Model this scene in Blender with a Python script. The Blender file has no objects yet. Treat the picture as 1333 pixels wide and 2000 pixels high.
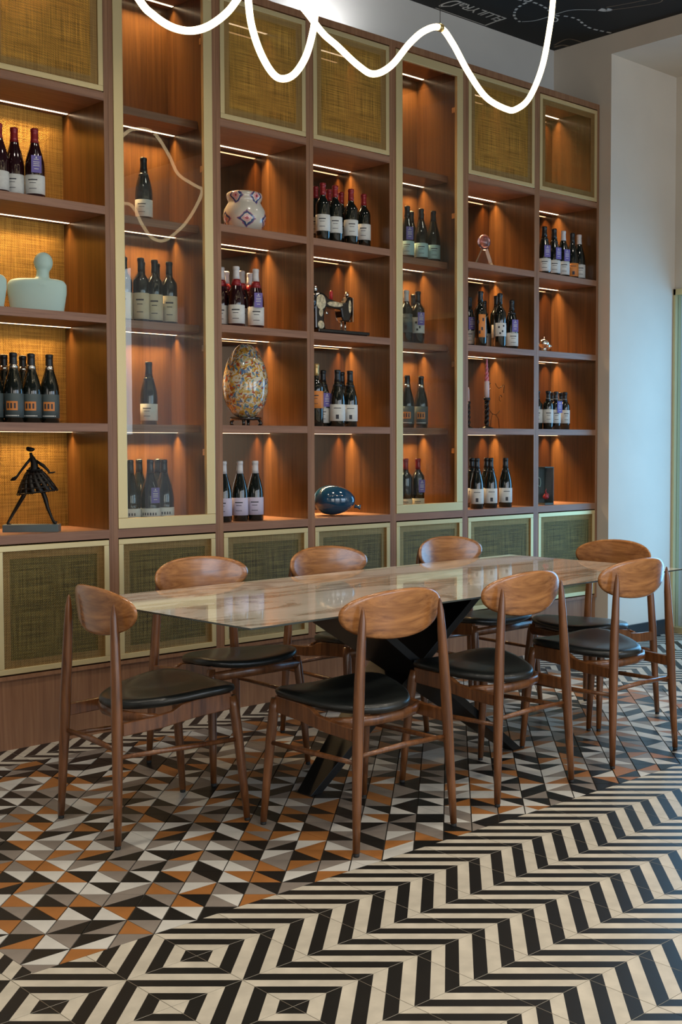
import bpy, bmesh, math, random
from mathutils import Vector, Matrix
R = math.radians
scene = bpy.context.scene
COL = scene.collection

# ------------------------------------------------------------------ camera, world, lights
cam_d = bpy.data.cameras.new('camera'); cam = bpy.data.objects.new('camera', cam_d); COL.objects.link(cam)
scene.camera = cam
F = 2394.0; PX, PY = 888.06, 978.84
cam_d.sensor_fit = 'VERTICAL'; cam_d.sensor_height = 36.0; cam_d.sensor_width = 24.0
cam_d.lens = F * 36.0 / 2000.0
cam_d.shift_x = -(PX - 666.5) / 2000.0
cam_d.shift_y = (PY - 1000.0) / 2000.0
cam_d.clip_start = 0.05
yaw, pit, rol = R(45.196), R(-2.734), R(0.044)
fw = Vector((math.sin(yaw)*math.cos(pit), math.cos(yaw)*math.cos(pit), math.sin(pit)))
rt = Vector((math.cos(yaw), -math.sin(yaw), 0)); up = rt.cross(fw)
r2 = rt*math.cos(rol) + up*math.sin(rol); u2 = up*math.cos(rol) - rt*math.sin(rol)
m = Matrix((r2, u2, -fw)).transposed().to_4x4(); m.translation = Vector((-2.6937, -4.9791, 1.3118))
cam.matrix_world = m
scene.view_settings.view_transform = 'Standard'; scene.view_settings.look = 'None'
scene.view_settings.gamma = 1.0; scene.view_settings.use_curve_mapping = False
scene.view_settings.exposure = 0.0
scene.cycles.use_denoising = True
scene.cycles.max_bounces = 7; scene.cycles.diffuse_bounces = 3; scene.cycles.glossy_bounces = 4
scene.cycles.transparent_max_bounces = 12
scene.cycles.caustics_reflective = False; scene.cycles.caustics_refractive = False
scene.cycles.sample_clamp_indirect = 4.0
w = bpy.data.worlds.new('world'); scene.world = w; w.use_nodes = True
w.node_tree.nodes['Background'].inputs[0].default_value = (0.62, 0.78, 1.0, 1)
w.node_tree.nodes['Background'].inputs[1].default_value = 0.12

def area(name, loc, rot, sx, sy, power, color, spread=180):
    l = bpy.data.lights.new(name, 'AREA'); l.shape = 'RECTANGLE'; l.size = sx; l.size_y = sy
    l.energy = power; l.color = color; l.spread = R(spread)
    o = bpy.data.objects.new(name, l); COL.objects.link(o); o.location = loc; o.rotation_euler = rot
    return o
# daylight through the street windows (behind the camera) and through the glazed door on the right
for i, wx in enumerate((-3.6, -0.4, 2.8)):
    area('window_daylight', (wx, -8.02, 1.75), (R(90), 0, 0), 2.4, 2.5, (70, 75, 95)[i], ((1.0, .95, .88), (0.88, 0.93, 1.0), (0.62, 0.80, 1.0))[i])
area('door_daylight', (4.52, -.98, 1.25), (R(90), 0, R(90)), 1.3, 2.1, 52, (0.22, 0.57, 1.0))
area('left_fill', (-5.9, -4.2, 2.6), (R(90), 0, R(-90)), 2.6, 1.6, 17, (1.0, .90, .78))  # added warm fill to brighten the pier; the left wall has no window
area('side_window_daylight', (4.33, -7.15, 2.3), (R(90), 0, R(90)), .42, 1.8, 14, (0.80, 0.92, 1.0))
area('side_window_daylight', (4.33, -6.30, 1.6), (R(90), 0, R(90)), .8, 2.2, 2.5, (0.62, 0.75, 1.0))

# ceiling lighting of the room in front of and over the table
for sx_ in (-2.6, -.9, .8, 2.5):
    for sy_ in (-5.4, -3.9, -1.5):
        area('ceiling_spot', (sx_, sy_, 3.88), (0, 0, 0), .26, .26, 16 if sy_ < -3 else 10, (1.0, .90, .76), 125)

# ------------------------------------------------------------------ materials
MATS = {}
def mat(name):
    m = bpy.data.materials.new(name); m.use_nodes = True; MATS[name] = m
    return m, m.node_tree, m.node_tree.nodes['Principled BSDF']
def L(nt, a, b): nt.links.new(a, b)
def setp(b, **k):
    for n, v in k.items():
        n = n.replace('_', ' ')
        if n in b.inputs: b.inputs[n].default_value = v
def plain(name, col, rough=0.5, metal=0.0, coat=0.0, spec=0.5, var=0.0, scale=20, bump=0.0):
    m, nt, b = mat(name)
    setp(b, Base_Color=(*col, 1), Roughness=rough, Metallic=metal)
    b.inputs['Coat Weight'].default_value = coat; b.inputs['Coat Roughness'].default_value = 0.08
    b.inputs['Specular IOR Level'].default_value = spec
    if var or bump:
        tc = nt.nodes.new('ShaderNodeTexCoord'); nz = nt.nodes.new('ShaderNodeTexNoise')
        nz.inputs['Scale'].default_value = scale; nz.inputs['Detail'].default_value = 4
        L(nt, tc.outputs['Object'], nz.inputs['Vector'])
        if var:
            rp = nt.nodes.new('ShaderNodeValToRGB'); e = rp.color_ramp.elements
            e[0].position = .3; e[1].position = .7
            e[0].color = (*[c*(1-var) for c in col], 1); e[1].color = (*[min(1, c*(1+var)) for c in col], 1)
            L(nt, nz.outputs['Fac'], rp.inputs['Fac']); L(nt, rp.outputs['Color'], b.inputs['Base Color'])
        if bump:
            bp = nt.nodes.new('ShaderNodeBump'); bp.inputs['Strength'].default_value = bump; bp.inputs['Distance'].default_value = .002
            L(nt, nz.outputs['Fac'], bp.inputs['Height']); L(nt, bp.outputs['Normal'], b.inputs['Normal'])
    return m
def wood(name, c1, c2, sc, rough=0.35, coat=0.0, dist=1.5, spec=.5):
    m, nt, b = mat(name)
    tc = nt.nodes.new('ShaderNodeTexCoord'); mp = nt.nodes.new('ShaderNodeMapping'); mp.inputs['Scale'].default_value = sc
    L(nt, tc.outputs['Object'], mp.inputs['Vector'])
    n1 = nt.nodes.new('ShaderNodeTexNoise'); n1.inputs['Scale'].default_value = 1; n1.inputs['Detail'].default_value = 6
    n1.inputs['Roughness'].default_value = .65; n1.inputs['Distortion'].default_value = dist
    n2 = nt.nodes.new('ShaderNodeTexNoise'); n2.inputs['Scale'].default_value = 6; n2.inputs['Detail'].default_value = 2
    L(nt, mp.outputs['Vector'], n1.inputs['Vector']); L(nt, mp.outputs['Vector'], n2.inputs['Vector'])
    mx = nt.nodes.new('ShaderNodeMath'); mx.operation = 'MULTIPLY_ADD'; mx.inputs[1].default_value = .25
    L(nt, n2.outputs['Fac'], mx.inputs[0]); L(nt, n1.outputs['Fac'], mx.inputs[2])
    rp = nt.nodes.new('ShaderNodeValToRGB'); e = rp.color_ramp.elements
    e[0].position = .42; e[1].position = .78; e[0].color = (*c1, 1); e[1].color = (*c2, 1)
    L(nt, mx.outputs[0], rp.inputs['Fac']); L(nt, rp.outputs['Color'], b.inputs['Base Color'])
    setp(b, Roughness=rough); b.inputs['Coat Weight'].default_value = coat; b.inputs['Coat Roughness'].default_value = .15
    b.inputs['Specular IOR Level'].default_value = spec
    bp = nt.nodes.new('ShaderNodeBump'); bp.inputs['Strength'].default_value = .12; bp.inputs['Distance'].default_value = .001
    L(nt, mx.outputs[0], bp.inputs['Height']); L(nt, bp.outputs['Normal'], b.inputs['Normal'])
    return m
wood('cab_wood', (.056, .021, .006), (.130, .056, .016), (22, 22, .8), .30, .3)
wood('cab_edge', (.18, .076, .034), (.29, .143, .070), (26, 26, 1.1), .42)
wood('shelf_edge', (.18, .080, .040), (.30, .150, .085), (1.1, 26, 26), .45)
wood('chair_wood', (.065, .021, .007), (.215, .082, .027), (22, 22, 2.2), .30, .25)
wood('chair_back', (.19, .065, .018), (.52, .22, .070), (2.0, 16, 16), .26, .55, 2.5)
plain('brass', (.70, .55, .28), .42, .55)
plain('brass_dark', (.45, .33, .12), .35, .8)
plain('black_metal', (.018, .019, .02), .32, .6)
plain('rubber', (.012, .012, .012), .7)
plain('leather', (.012, .014, .013), .33, 0, .15, .5, 0, 260, .25)
plain('wall_paint', (.70, .62, .52), .8, 0, 0, .3, .03, 3)
plain('wall_white', (.62, .60, .56), .8, 0, 0, .3, .03, 3)
plain('ceiling_black', (.006, .006, .005), .75)
plain('facade', (.62, .52, .38), .8)
plain('facade_base', (.10, .08, .045), .7)
plain('chalk', (.62, .60, .55), .8)
plain('chalk_dim', (.20, .15, .10), .8)
plain('skirting', (.02, .028, .035), .35)
plain('grout', (.035, .030, .024), .85, 0, 0, .3, .2, 30)
def tilemat(name, col, var, rough=.38):
    return plain(name, col, rough, 0, 0, .45, var, 11, .03)
tilemat('tile_black', (.008, .008, .007), .15, .36)
tilemat('tile_cream', (.50, .45, .36), .16)
tilemat('tile_white', (.56, .54, .49), .08)
tilemat('tile_taupe', (.225, .19, .16), .12)
tilemat('tile_orange', (.33, .128, .032), .12)
plain('glass_dark', (.006, .009, .007), .06, 0, .5, .6)
plain('glass_red', (.02, .004, .006), .06, 0, .5, .6)
plain('cap_black', (.01, .012, .014), .3)
plain('cap_red', (.26, .015, .02), .3, .2)
plain('cap_white', (.62, .61, .62), .4)
plain('cap_gold', (.55, .36, .14), .3, .6)
plain('lab_white', (.62, .63, .60), .6, 0, 0, .3, .05, 60)
plain('lab_cream', (.60, .52, .37), .6, 0, 0, .3, .05, 60)
plain('lab_teal', (.36, .55, .55), .6)
plain('lab_lavender', (.50, .46, .58), .6)
plain('lab_orange', (.65, .22, .04), .5)
plain('lab_slate', (.06, .085, .09), .5)
plain('ink', (.03, .03, .04), .6)
plain('tag_purple', (.14, .11, .36), .6)
plain('mint', (.44, .62, .58), .45, 0, 0, .4)
plain('bronze', (.016, .014, .012), .38, .6)
plain('slate_base', (.10, .14, .15), .4)
plain('balloon_blue', (.012, .06, .12), .08, 0, 1.0)
plain('silver', (.75, .74, .70), .15, 1.0)
plain('gilt', (.62, .52, .33), .4, .3, 0, .5, .5, 60)
plain('black_gloss', (.008, .008, .008), .15, 0, .5)
plain('red_plastic', (.5, .02, .03), .3)
plain('pink_wax', (.75, .22, .28), .5)
plain('pale_wax', (.62, .50, .50), .5)
plain('plastic_white', (.7, .7, .68), .5)
def emis(name, col, st):
    m, nt, b = mat(name); setp(b, Base_Color=(*col, 1)); b.inputs['Emission Color'].default_value = (*col, 1)
    b.inputs['Emission Strength'].default_value = st; return m
emis('led', (1.0, .72, .45), 5.0)
emis('tube_glow', (1.0, .80, .46), 5.0); MATS['tube_glow'].node_tree.nodes['Principled BSDF'].inputs['Base Color'].default_value = (.25, .22, .16, 1)

# bronze mirror back panel
m, nt, b = mat('mirror_bronze'); setp(b, Base_Color=(.42, .33, .25, 1), Metallic=1.0, Roughness=.04)
# clear glass door pane
m, nt, b = mat('pane'); nt.nodes.remove(b)
out = nt.nodes['Material Output']; tr = nt.nodes.new('ShaderNodeBsdfTransparent'); gl = nt.nodes.new('ShaderNodeBsdfGlossy')
gl.inputs['Roughness'].default_value = .0; tr.inputs['Color'].default_value = (.90, .93, .92, 1)
fr = nt.nodes.new('ShaderNodeFresnel'); fr.inputs['IOR'].default_value = 1.6
ms = nt.nodes.new('ShaderNodeMixShader'); 
ge = nt.nodes.new('ShaderNodeNewGeometry'); mm_ = nt.nodes.new('ShaderNodeMath'); mm_.operation = 'MULTIPLY_ADD'; mm_.inputs[1].default_value = -1; mm_.inputs[2].default_value = 1
L(nt, ge.outputs['Backfacing'], mm_.inputs[0]); mf = nt.nodes.new('ShaderNodeMath'); mf.operation = 'MULTIPLY'; mf.use_clamp = True
L(nt, fr.outputs[0], mf.inputs[0]); L(nt, mm_.outputs[0], mf.inputs[1]); L(nt, mf.outputs[0], ms.inputs[0]); L(nt, tr.outputs[0], ms.inputs[1]); L(nt, gl.outputs[0], ms.inputs[2]); L(nt, ms.outputs[0], out.inputs[0])
# crystal
m, nt, b = mat('crystal'); setp(b, Base_Color=(.95, .93, .95, 1), Roughness=.02, IOR=1.5); b.inputs['Transmission Weight'].default_value = 1.0
m, nt, b = mat('crystal_rose'); setp(b, Base_Color=(.85, .55, .60, 1), Roughness=.02, IOR=1.5); b.inputs['Transmission Weight'].default_value = .9

def weave(name, c_hi, c_lo, open_, back=False, metal=.8):
    """woven metal cloth: two crossing thread families, small openings between the threads"""
    m, nt, b = mat(name)
    tc = nt.nodes.new('ShaderNodeTexCoord'); sp = nt.nodes.new('ShaderNodeSeparateXYZ'); L(nt, tc.outputs['Object'], sp.inputs[0])
    def mth(op, a, bb=None, c=None):
        n = nt.nodes.new('ShaderNodeMath'); n.operation = op
        for i, v in enumerate((a, bb, c)):
            if v is None: continue
            if isinstance(v, (int, float)): n.inputs[i].default_value = v
            else: L(nt, v, n.inputs[i])
        return n.outputs[0]
    u = mth('MULTIPLY', sp.outputs['X'], 2*math.pi/.0095); v = mth('MULTIPLY', sp.outputs['Z'], 2*math.pi/.0075)
    herring = mth('SINE', mth('ADD', u, v))
    su = mth('SINE', u); sv = mth('SINE', v)
    prod = mth('MULTIPLY', su, sv)
    h = mth('MULTIPLY_ADD', herring, .5, mth('MULTIPLY', prod, .5))
    # long irregular streaks along both thread directions
    st = []
    for sc in ((5, 3, 230), (230, 3, 5)):
        mp = nt.nodes.new('ShaderNodeMapping'); mp.inputs['Scale'].default_value = sc; L(nt, tc.outputs['Object'], mp.inputs['Vector'])
        nz = nt.nodes.new('ShaderNodeTexNoise'); nz.inputs['Scale'].default_value = 1; nz.inputs['Detail'].default_value = 3
        L(nt, mp.outputs[0], nz.inputs['Vector']); st.append(nz.outputs['Fac'])
    s = mth('ADD', st[0], st[1])
    fac = mth('MULTIPLY_ADD', h, .50, mth('MULTIPLY_ADD', s, 1.25, -.72))
    rp = nt.nodes.new('ShaderNodeValToRGB'); e = rp.color_ramp.elements
    e[0].position = .1; e[1].position = .95; e[0].color = (*c_lo, 1); e[1].color = (*c_hi, 1)
    L(nt, fac, rp.inputs['Fac']); L(nt, rp.outputs['Color'], b.inputs['Base Color'])
    setp(b, Metallic=metal, Roughness=.42)
    bp = nt.nodes.new('ShaderNodeBump'); bp.inputs['Strength'].default_value = .5; bp.inputs['Distance'].default_value = .002
    L(nt, h, bp.inputs['Height']); L(nt, bp.outputs['Normal'], b.inputs['Normal'])
    if open_ > 0:
        out = nt.nodes['Material Output']; tr = nt.nodes.new('ShaderNodeBsdfTransparent'); ms = nt.nodes.new('ShaderNodeMixShader')
        a = mth('MULTIPLY_ADD', mth('MULTIPLY', h, -1.0), .25, mth('MULTIPLY_ADD', s, -.35, open_ + .35))
        cl = nt.nodes.new('ShaderNodeClamp'); L(nt, a, cl.inputs['Value'])
        L(nt, cl.outputs[0], ms.inputs[0]); L(nt, b.outputs[0], ms.inputs[1]); L(nt, tr.outputs[0], ms.inputs[2]); L(nt, ms.outputs[0], out.inputs[0])
    return m
weave('gold_mesh', (.74, .42, .08), (.14, .065, .008), .36)
weave('gold_mesh_open', (.50, .32, .08), (.12, .06, .01), .80)
weave('olive_mesh', (.33, .235, .060), (.045, .031, .006), .42, metal=.35)
weave('mesh_hem', (.42, .25, .085), (.16, .085, .025), 0)
weave('gold_back', (.52, .30, .07), (.15, .075, .012), 0)

# marble table top
m, nt, b = mat('marble')
tc = nt.nodes.new('ShaderNodeTexCoord'); mp = nt.nodes.new('ShaderNodeMapping'); mp.inputs['Scale'].default_value = (.75, 2.6, 1); mp.inputs['Rotation'].default_value = (0, 0, .18)
L(nt, tc.outputs['Object'], mp.inputs['Vector'])
nz = nt.nodes.new('ShaderNodeTexNoise'); nz.inputs['Scale'].default_value = 1.3; nz.inputs['Detail'].default_value = 8; nz.inputs['Roughness'].default_value = .6; nz.inputs['Distortion'].default_value = .8
L(nt, mp.outputs[0], nz.inputs['Vector'])
ab = nt.nodes.new('ShaderNodeMath'); ab.operation = 'SUBTRACT'; ab.inputs[1].default_value = .5; L(nt, nz.outputs['Fac'], ab.inputs[0])
a2 = nt.nodes.new('ShaderNodeMath'); a2.operation = 'ABSOLUTE'; L(nt, ab.outputs[0], a2.inputs[0])
rp = nt.nodes.new('ShaderNodeValToRGB'); e = rp.color_ramp.elements
e[0].position = 0; e[0].color = (.36, .29, .21, 1); e[1].position = .04; e[1].color = (.64, .58, .48, 1)
x = e.new(.018); x.color = (.47, .40, .31, 1); x = e.new(.14); x.color = (.72, .67, .58, 1)
L(nt, a2.outputs[0], rp.inputs['Fac']); L(nt, rp.outputs['Color'], b.inputs['Base Color'])
setp(b, Roughness=.06); b.inputs['Specular IOR Level'].default_value = .5; b.inputs['Coat Weight'].default_value = .45; b.inputs['Coat Roughness'].default_value = .02
plain('table_edge', (.05, .06, .055), .15)

# multicoloured glass egg
m, nt, b = mat('confetti')
tc = nt.nodes.new('ShaderNodeTexCoord')
wn = nt.nodes.new('ShaderNodeTexNoise'); wn.inputs['Scale'].default_value = 22; L(nt, tc.outputs['Object'], wn.inputs['Vector'])
va = nt.nodes.new('ShaderNodeVectorMath'); va.operation = 'SCALE'; va.inputs['Scale'].default_value = .07; L(nt, wn.outputs['Color'], va.inputs[0])
vb = nt.nodes.new('ShaderNodeVectorMath'); vb.operation = 'ADD'; L(nt, tc.outputs['Object'], vb.inputs[0]); L(nt, va.outputs[0], vb.inputs[1])
vo = nt.nodes.new('ShaderNodeTexVoronoi'); vo.inputs['Scale'].default_value = 85; L(nt, vb.outputs[0], vo.inputs['Vector'])
sx = nt.nodes.new('ShaderNodeSeparateColor'); L(nt, vo.outputs['Color'], sx.inputs[0])
rp = nt.nodes.new('ShaderNodeValToRGB'); rp.color_ramp.interpolation = 'CONSTANT'; e = rp.color_ramp.elements
cs = [(0, (.62, .58, .46)), (.22, (.55, .30, .05)), (.38, (.30, .15, .03)), (.48, (.08, .16, .30)), (.6, (.60, .55, .42)), (.74, (.40, .08, .03)), (.80, (.20, .34, .32)), (.88, (.58, .42, .12))]
e[0].color = (*cs[0][1], 1); e[1].position = cs[1][0]; e[1].color = (*cs[1][1], 1)
for p_, c_ in cs[2:]: q_ = e.new(p_); q_.color = (*c_, 1)
L(nt, sx.outputs[0], rp.inputs['Fac']); L(nt, rp.outputs['Color'], b.inputs['Base Color']); setp(b, Roughness=.12); b.inputs['Coat Weight'].default_value = .8

# vase: pale glaze with lozenge motifs
m, nt, b = mat('vase_glaze')
tc = nt.nodes.new('ShaderNodeTexCoord'); sp = nt.nodes.new('ShaderNodeSeparateXYZ'); L(nt, tc.outputs['Object'], sp.inputs[0])
def mth(op, a, bb=None, c=None):
    n = nt.nodes.new('ShaderNodeMath'); n.operation = op
    for i, v in enumerate((a, bb, c)):
        if v is None: continue
        if isinstance(v, (int, float)): n.inputs[i].default_value = v
        else: L(nt, v, n.inputs[i])
    return n.outputs[0]
an = mth('ARCTAN2', sp.outputs['Y'], sp.outputs['X'])
wob = nt.nodes.new('ShaderNodeTexNoise'); wob.inputs['Scale'].default_value = 60; L(nt, tc.outputs['Object'], wob.inputs['Vector'])
wv = mth('MULTIPLY_ADD', wob.outputs['Fac'], .16, -.08)
uu = mth('ADD', mth('MULTIPLY', an, 5/(2*math.pi)), .15); vv = mth('MULTIPLY', sp.outputs['Z'], 8.6)
row = mth('FLOOR', vv); uo = mth('MULTIPLY_ADD', row, .5, uu)
fu = mth('ABSOLUTE', mth('SUBTRACT', mth('FRACT', uo), .5)); fv = mth('ABSOLUTE', mth('SUBTRACT', mth('FRACT', vv), .5))
d = mth('ADD', mth('ADD', fu, fv), wv)
rp = nt.nodes.new('ShaderNodeValToRGB'); rp.color_ramp.interpolation = 'CONSTANT'; e = rp.color_ramp.elements
e[0].color = (.35, .03, .05, 1); e[1].position = .07; e[1].color = (.62, .33, .33, 1)
for p_, c_ in ((.19, (.56, .52, .44)), (.24, (.03, .06, .16)), (.33, (.30, .12, .22)), (.37, (.56, .52, .44))):
    q_ = e.new(p_); q_.color = (*c_, 1)
L(nt, d, rp.inputs['Fac']); L(nt, rp.outputs['Color'], b.inputs['Base Color']); setp(b, Roughness=.25); b.inputs['Coat Weight'].default_value = .4

# ------------------------------------------------------------------ mesh helpers
class MB:
    def __init__(s): s.v = []; s.f = []; s.m = []; s.sm = []
    def quad(s, idx, mi=0, sm=False): s.f.append(tuple(idx)); s.m.append(mi); s.sm.append(sm)
    def box(s, x0, x1, y0, y1, z0, z1, mi=0, bev=0):
        b = len(s.v)
        s.v += [(x0,y0,z0),(x1,y0,z0),(x1,y1,z0),(x0,y1,z0),(x0,y0,z1),(x1,y0,z1),(x1,y1,z1),(x0,y1,z1)]
        for q in ((0,3,2,1),(4,5,6,7),(0,1,5,4),(1,2,6,5),(2,3,7,6),(3,0,4,7)): s.quad([b+i for i in q], mi)
        return s
    def prism(s, pts, y0, y1, axis='y', mi=0, sm=False):
        """polygon pts=(a,b) extruded along axis"""
        n = len(pts); b = len(s.v)
        for c in (y0, y1):
            for (p, q) in pts:
                s.v.append((p, c, q) if axis == 'y' else ((c, p, q) if axis == 'x' else (p, q, c)))
        s.quad([b+i for i in range(n)][::-1], mi); s.quad([b+n+i for i in range(n)], mi)
        for i in range(n):
            j = (i+1) % n; s.quad([b+i, b+j, b+n+j, b+n+i], mi, sm)
        return s
    def lathe(s, prof, seg=20, c=(0,0,0), mi=0, a0=0, a1=2*math.pi):
        full = abs(a1-a0-2*math.pi) < 1e-6; n = seg if full else seg+1; b = len(s.v)
        for (r, z) in prof:
            for k in range(n):
                a = a0 + (a1-a0)*k/seg
                s.v.append((c[0]+r*math.cos(a), c[1]+r*math.sin(a), c[2]+z))
        for i in range(len(prof)-1):
            for k in range(seg):
                k2 = (k+1) % n
                s.quad([b+i*n+k, b+i*n+k2, b+(i+1)*n+k2, b+(i+1)*n+k], mi, True)
        if full:
            if prof[0][0] > 1e-5: s.quad([b+k for k in range(n)][::-1], mi)
            if prof[-1][0] > 1e-5: s.quad([b+(len(prof)-1)*n+k for k in range(n)], mi)
        return s
    def tube(s, pts, rad, seg=10, mi=0, closed=False, flat=1.0, upv=None):
        P = [Vector(p) for p in pts]; n = len(P); b = len(s.v)
        if not hasattr(rad, '__len__'): rad = [rad]*n
        nrm = None
        for i in range(n):
            if closed: t = (P[(i+1) % n]-P[i-1]).normalized()
            else: t = (P[min(i+1, n-1)]-P[max(i-1, 0)]).normalized()
            if nrm is None:
                ref = Vector(upv) if upv else (Vector((0,0,1)) if abs(t.z) < .9 else Vector((1,0,0)))
                nrm = (ref - t*ref.dot(t)).normalized()
            else: nrm = (nrm - t*nrm.dot(t)).normalized()
            bi = t.cross(nrm)
            for k in range(seg):
                a = 2*math.pi*k/seg
                q = P[i] + nrm*math.cos(a)*rad[i]*flat + bi*math.sin(a)*rad[i]
                s.v.append(tuple(q))
        rng = n if closed else n-1
        for i in range(rng):
            i2 = (i+1) % n
            for k in range(seg):
                k2 = (k+1) % seg
                s.quad([b+i*seg+k, b+i*seg+k2, b+i2*seg+k2, b+i2*seg+k], mi, True)
        if not closed:
            s.quad([b+k for k in range(seg)][::-1], mi, True); s.quad([b+(n-1)*seg+k for k in range(seg)], mi, True)
        return s
    def ell(s, c, r, su=14, sv=10, mi=0):
        prof = []
        for i in range(sv+1):
            a = -math.pi/2 + math.pi*i/sv; prof.append((math.cos(a), math.sin(a)))
        b = len(s.v)
        for (rr, zz) in prof:
            for k in range(su):
                a = 2*math.pi*k/su
                s.v.append((c[0]+r[0]*rr*math.cos(a), c[1]+r[1]*rr*math.sin(a), c[2]+r[2]*zz))
        for i in range(sv):
            for k in range(su):
                k2 = (k+1) % su
                s.quad([b+i*su+k, b+i*su+k2, b+(i+1)*su+k2, b+(i+1)*su+k], mi, True)
        return s
    def mesh(s, name, mats):
        me = bpy.data.meshes.new(name); me.from_pydata(s.v, [], s.f)
        for mm in mats: me.materials.append(MATS[mm])
        me.polygons.foreach_set('material_index', s.m); me.polygons.foreach_set('use_smooth', s.sm)
        me.validate(); me.update()
        return me
def link(name, me, parent=None, loc=None, rz=None, label=None):
    o = bpy.data.objects.new(name, me); COL.objects.link(o)
    if parent is not None: o.parent = parent
    if loc is not None: o.location = loc
    if rz is not None: o.rotation_euler.z = rz
    if label: o['label'] = label
    return o
def bevel(o, wd=.002, seg=2):
    b = o.modifiers.new('bevel', 'BEVEL'); b.width = wd; b.segments = seg; b.limit_method = 'ANGLE'
    return o
def obj(name, mb, mats, parent=None, label=None, bv=0, loc=None):
    if isinstance(mats, str): mats = [mats]
    o = link(name, mb.mesh(name, mats), parent, loc, None, label)
    if bv: bevel(o, bv)
    return o
def thing(name, label, cat, loc=(0,0,0), rz=0, group=None):
    o = bpy.data.objects.new(name, None); COL.objects.link(o); o.empty_display_size = .1
    o.location = loc; o.rotation_euler.z = rz; o['label'] = label; o['category'] = cat
    if group: o['group'] = group
    return o
def tag(o, label, cat, group=None):
    o['label'] = label; o['category'] = cat
    if group: o['group'] = group
    return o
def struct(name, mb, mats, label=None, parent=None):
    o = obj(name, mb, mats, parent)
    if parent is None: o['kind'] = 'structure'
    if label: o['label'] = label
    return o

# ------------------------------------------------------------------ room shell
ZC = 3.915; XE = 3.65; XD = 4.37; YB = 0.39; YF = -8.0; XL = -6.0; YR = -.09
b = MB(); b.box(XL, XD+.2, YF, YB+.1, -.12, -.003)
floor = struct('floor', b, 'grout', 'patterned cement tile floor, triangle rug framed by black and cream chevrons')
b = MB(); b.box(XL, XD+.2, YF, YB+.1, ZC, ZC+.1)
ceiling = struct('ceiling', b, 'ceiling_black', 'matt black ceiling with white line drawings')
b = MB(); b.box(XL, XE, YB, YB+.1, -.003, ZC)
struct('wall_back', b, 'wall_white', 'pale plaster wall behind the wine shelving')
b = MB(); b.box(XL-.1, XL, YF, YB+.1, -.003, ZC)
struct('wall_left', b, 'wall_white', 'plain pale wall on the left of the room')
b = MB(); b.box(XE, XD, YR, YB+.1, -.003, 3.79); b.box(XE, XD+.2, YF, YB+.1, 3.79, ZC)
struct('wall_right', b, 'wall_paint', 'pale plaster pier and beam at the right end of the shelving')
# wall in which the glazed door sits
b = MB(); b.box(XD, XD+.15, YF, YR, 2.36, 3.79); b.box(XD, XD+.15, YF, -4.2, -.003, 2.36); b.box(XD+.0, XD+.15, YR, YB+.1, -.003, 3.79)
struct('wall_recess', b, 'wall_paint', 'pale wall of the recess around the glazed door')
b = MB(); b.box(XE+.004, XD-.002, YR-.016, YR, -.003, .10)
struct('baseboard_right', b, 'skirting', 'dark skirting along the foot of the right pier')
# glazed door with gold frame
d = thing('door_1', 'tall glazed door in a slim gold frame at the right edge', 'door', (XD, -2.1, 0))
d['kind'] = 'structure'
b = MB()
for y0, y1, z0, z1 in ((YR-.022, YR-.002, 0, 2.36), (-1.35, -1.31, .04, 2.32), (-2.75, -2.71, .04, 2.32), (-4.2, -4.16, 0, 2.36), (-4.2, YR-.005, 2.32, 2.36), (-4.2, YR-.005, 0, .04)):
    b.box(-.02, .05, y0+2.1, y1+2.1, z0, z1)
obj('door_frame', b, 'brass', d)
for y0, y1 in ((-1.31, YR-.022), (-2.71, -1.35), (-4.16, -2.75)):
    b = MB(); b.box(.01, .018, y0+2.1, y1+2.1, .04, 2.32); obj('glass_pane', b, 'pane', d)
# street side wall with three windows behind the camera
b = MB()
xs = [XL, -4.8, -2.4, -1.6, .8, 1.6, 4.0, XD+.2]
for i in range(0, 8, 2): b.box(xs[i], xs[i+1], YF-.1, YF, 0, ZC)
for i in range(1, 7, 2):
    b.box(xs[i], xs[i+1], YF-.1, YF, 0, .5); b.box(xs[i], xs[i+1], YF-.1, YF, 3.0, ZC)
struct('wall_front', b, 'wall_white', 'street side wall with three tall windows')
for i in range(1, 7, 2):
    b = MB(); x0, x1 = xs[i], xs[i+1]
    for (a, c, z0, z1) in ((x0, x0+.05, .5, 3), (x1-.05, x1, .5, 3), (x0, x1, .5, .55), (x0, x1, 2.95, 3), ((x0+x1)/2-.025, (x0+x1)/2+.025, .55, 2.95), (x0, x1, 2.2, 2.25)):
        b.box(a, c, YF-.08, YF-.02, z0, z1)
    struct('window_%d' % ((i+1)//2), b, 'black_metal', 'dark framed street window, %s behind the viewer' % ('left', 'middle', 'right')[(i-1)//2])
# facade across the street seen through the glazed door
b = MB(); b.box(9, 9.3, -9, 6, 1.55, 6); b.box(8.8, 9.3, -9, 6, -.1, 1.55, 1)
o = obj('street_facade', b, ['facade', 'facade_base']); o['kind'] = 'structure'; o['label'] = 'pale facade with dark base seen through the glazed door'

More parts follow.
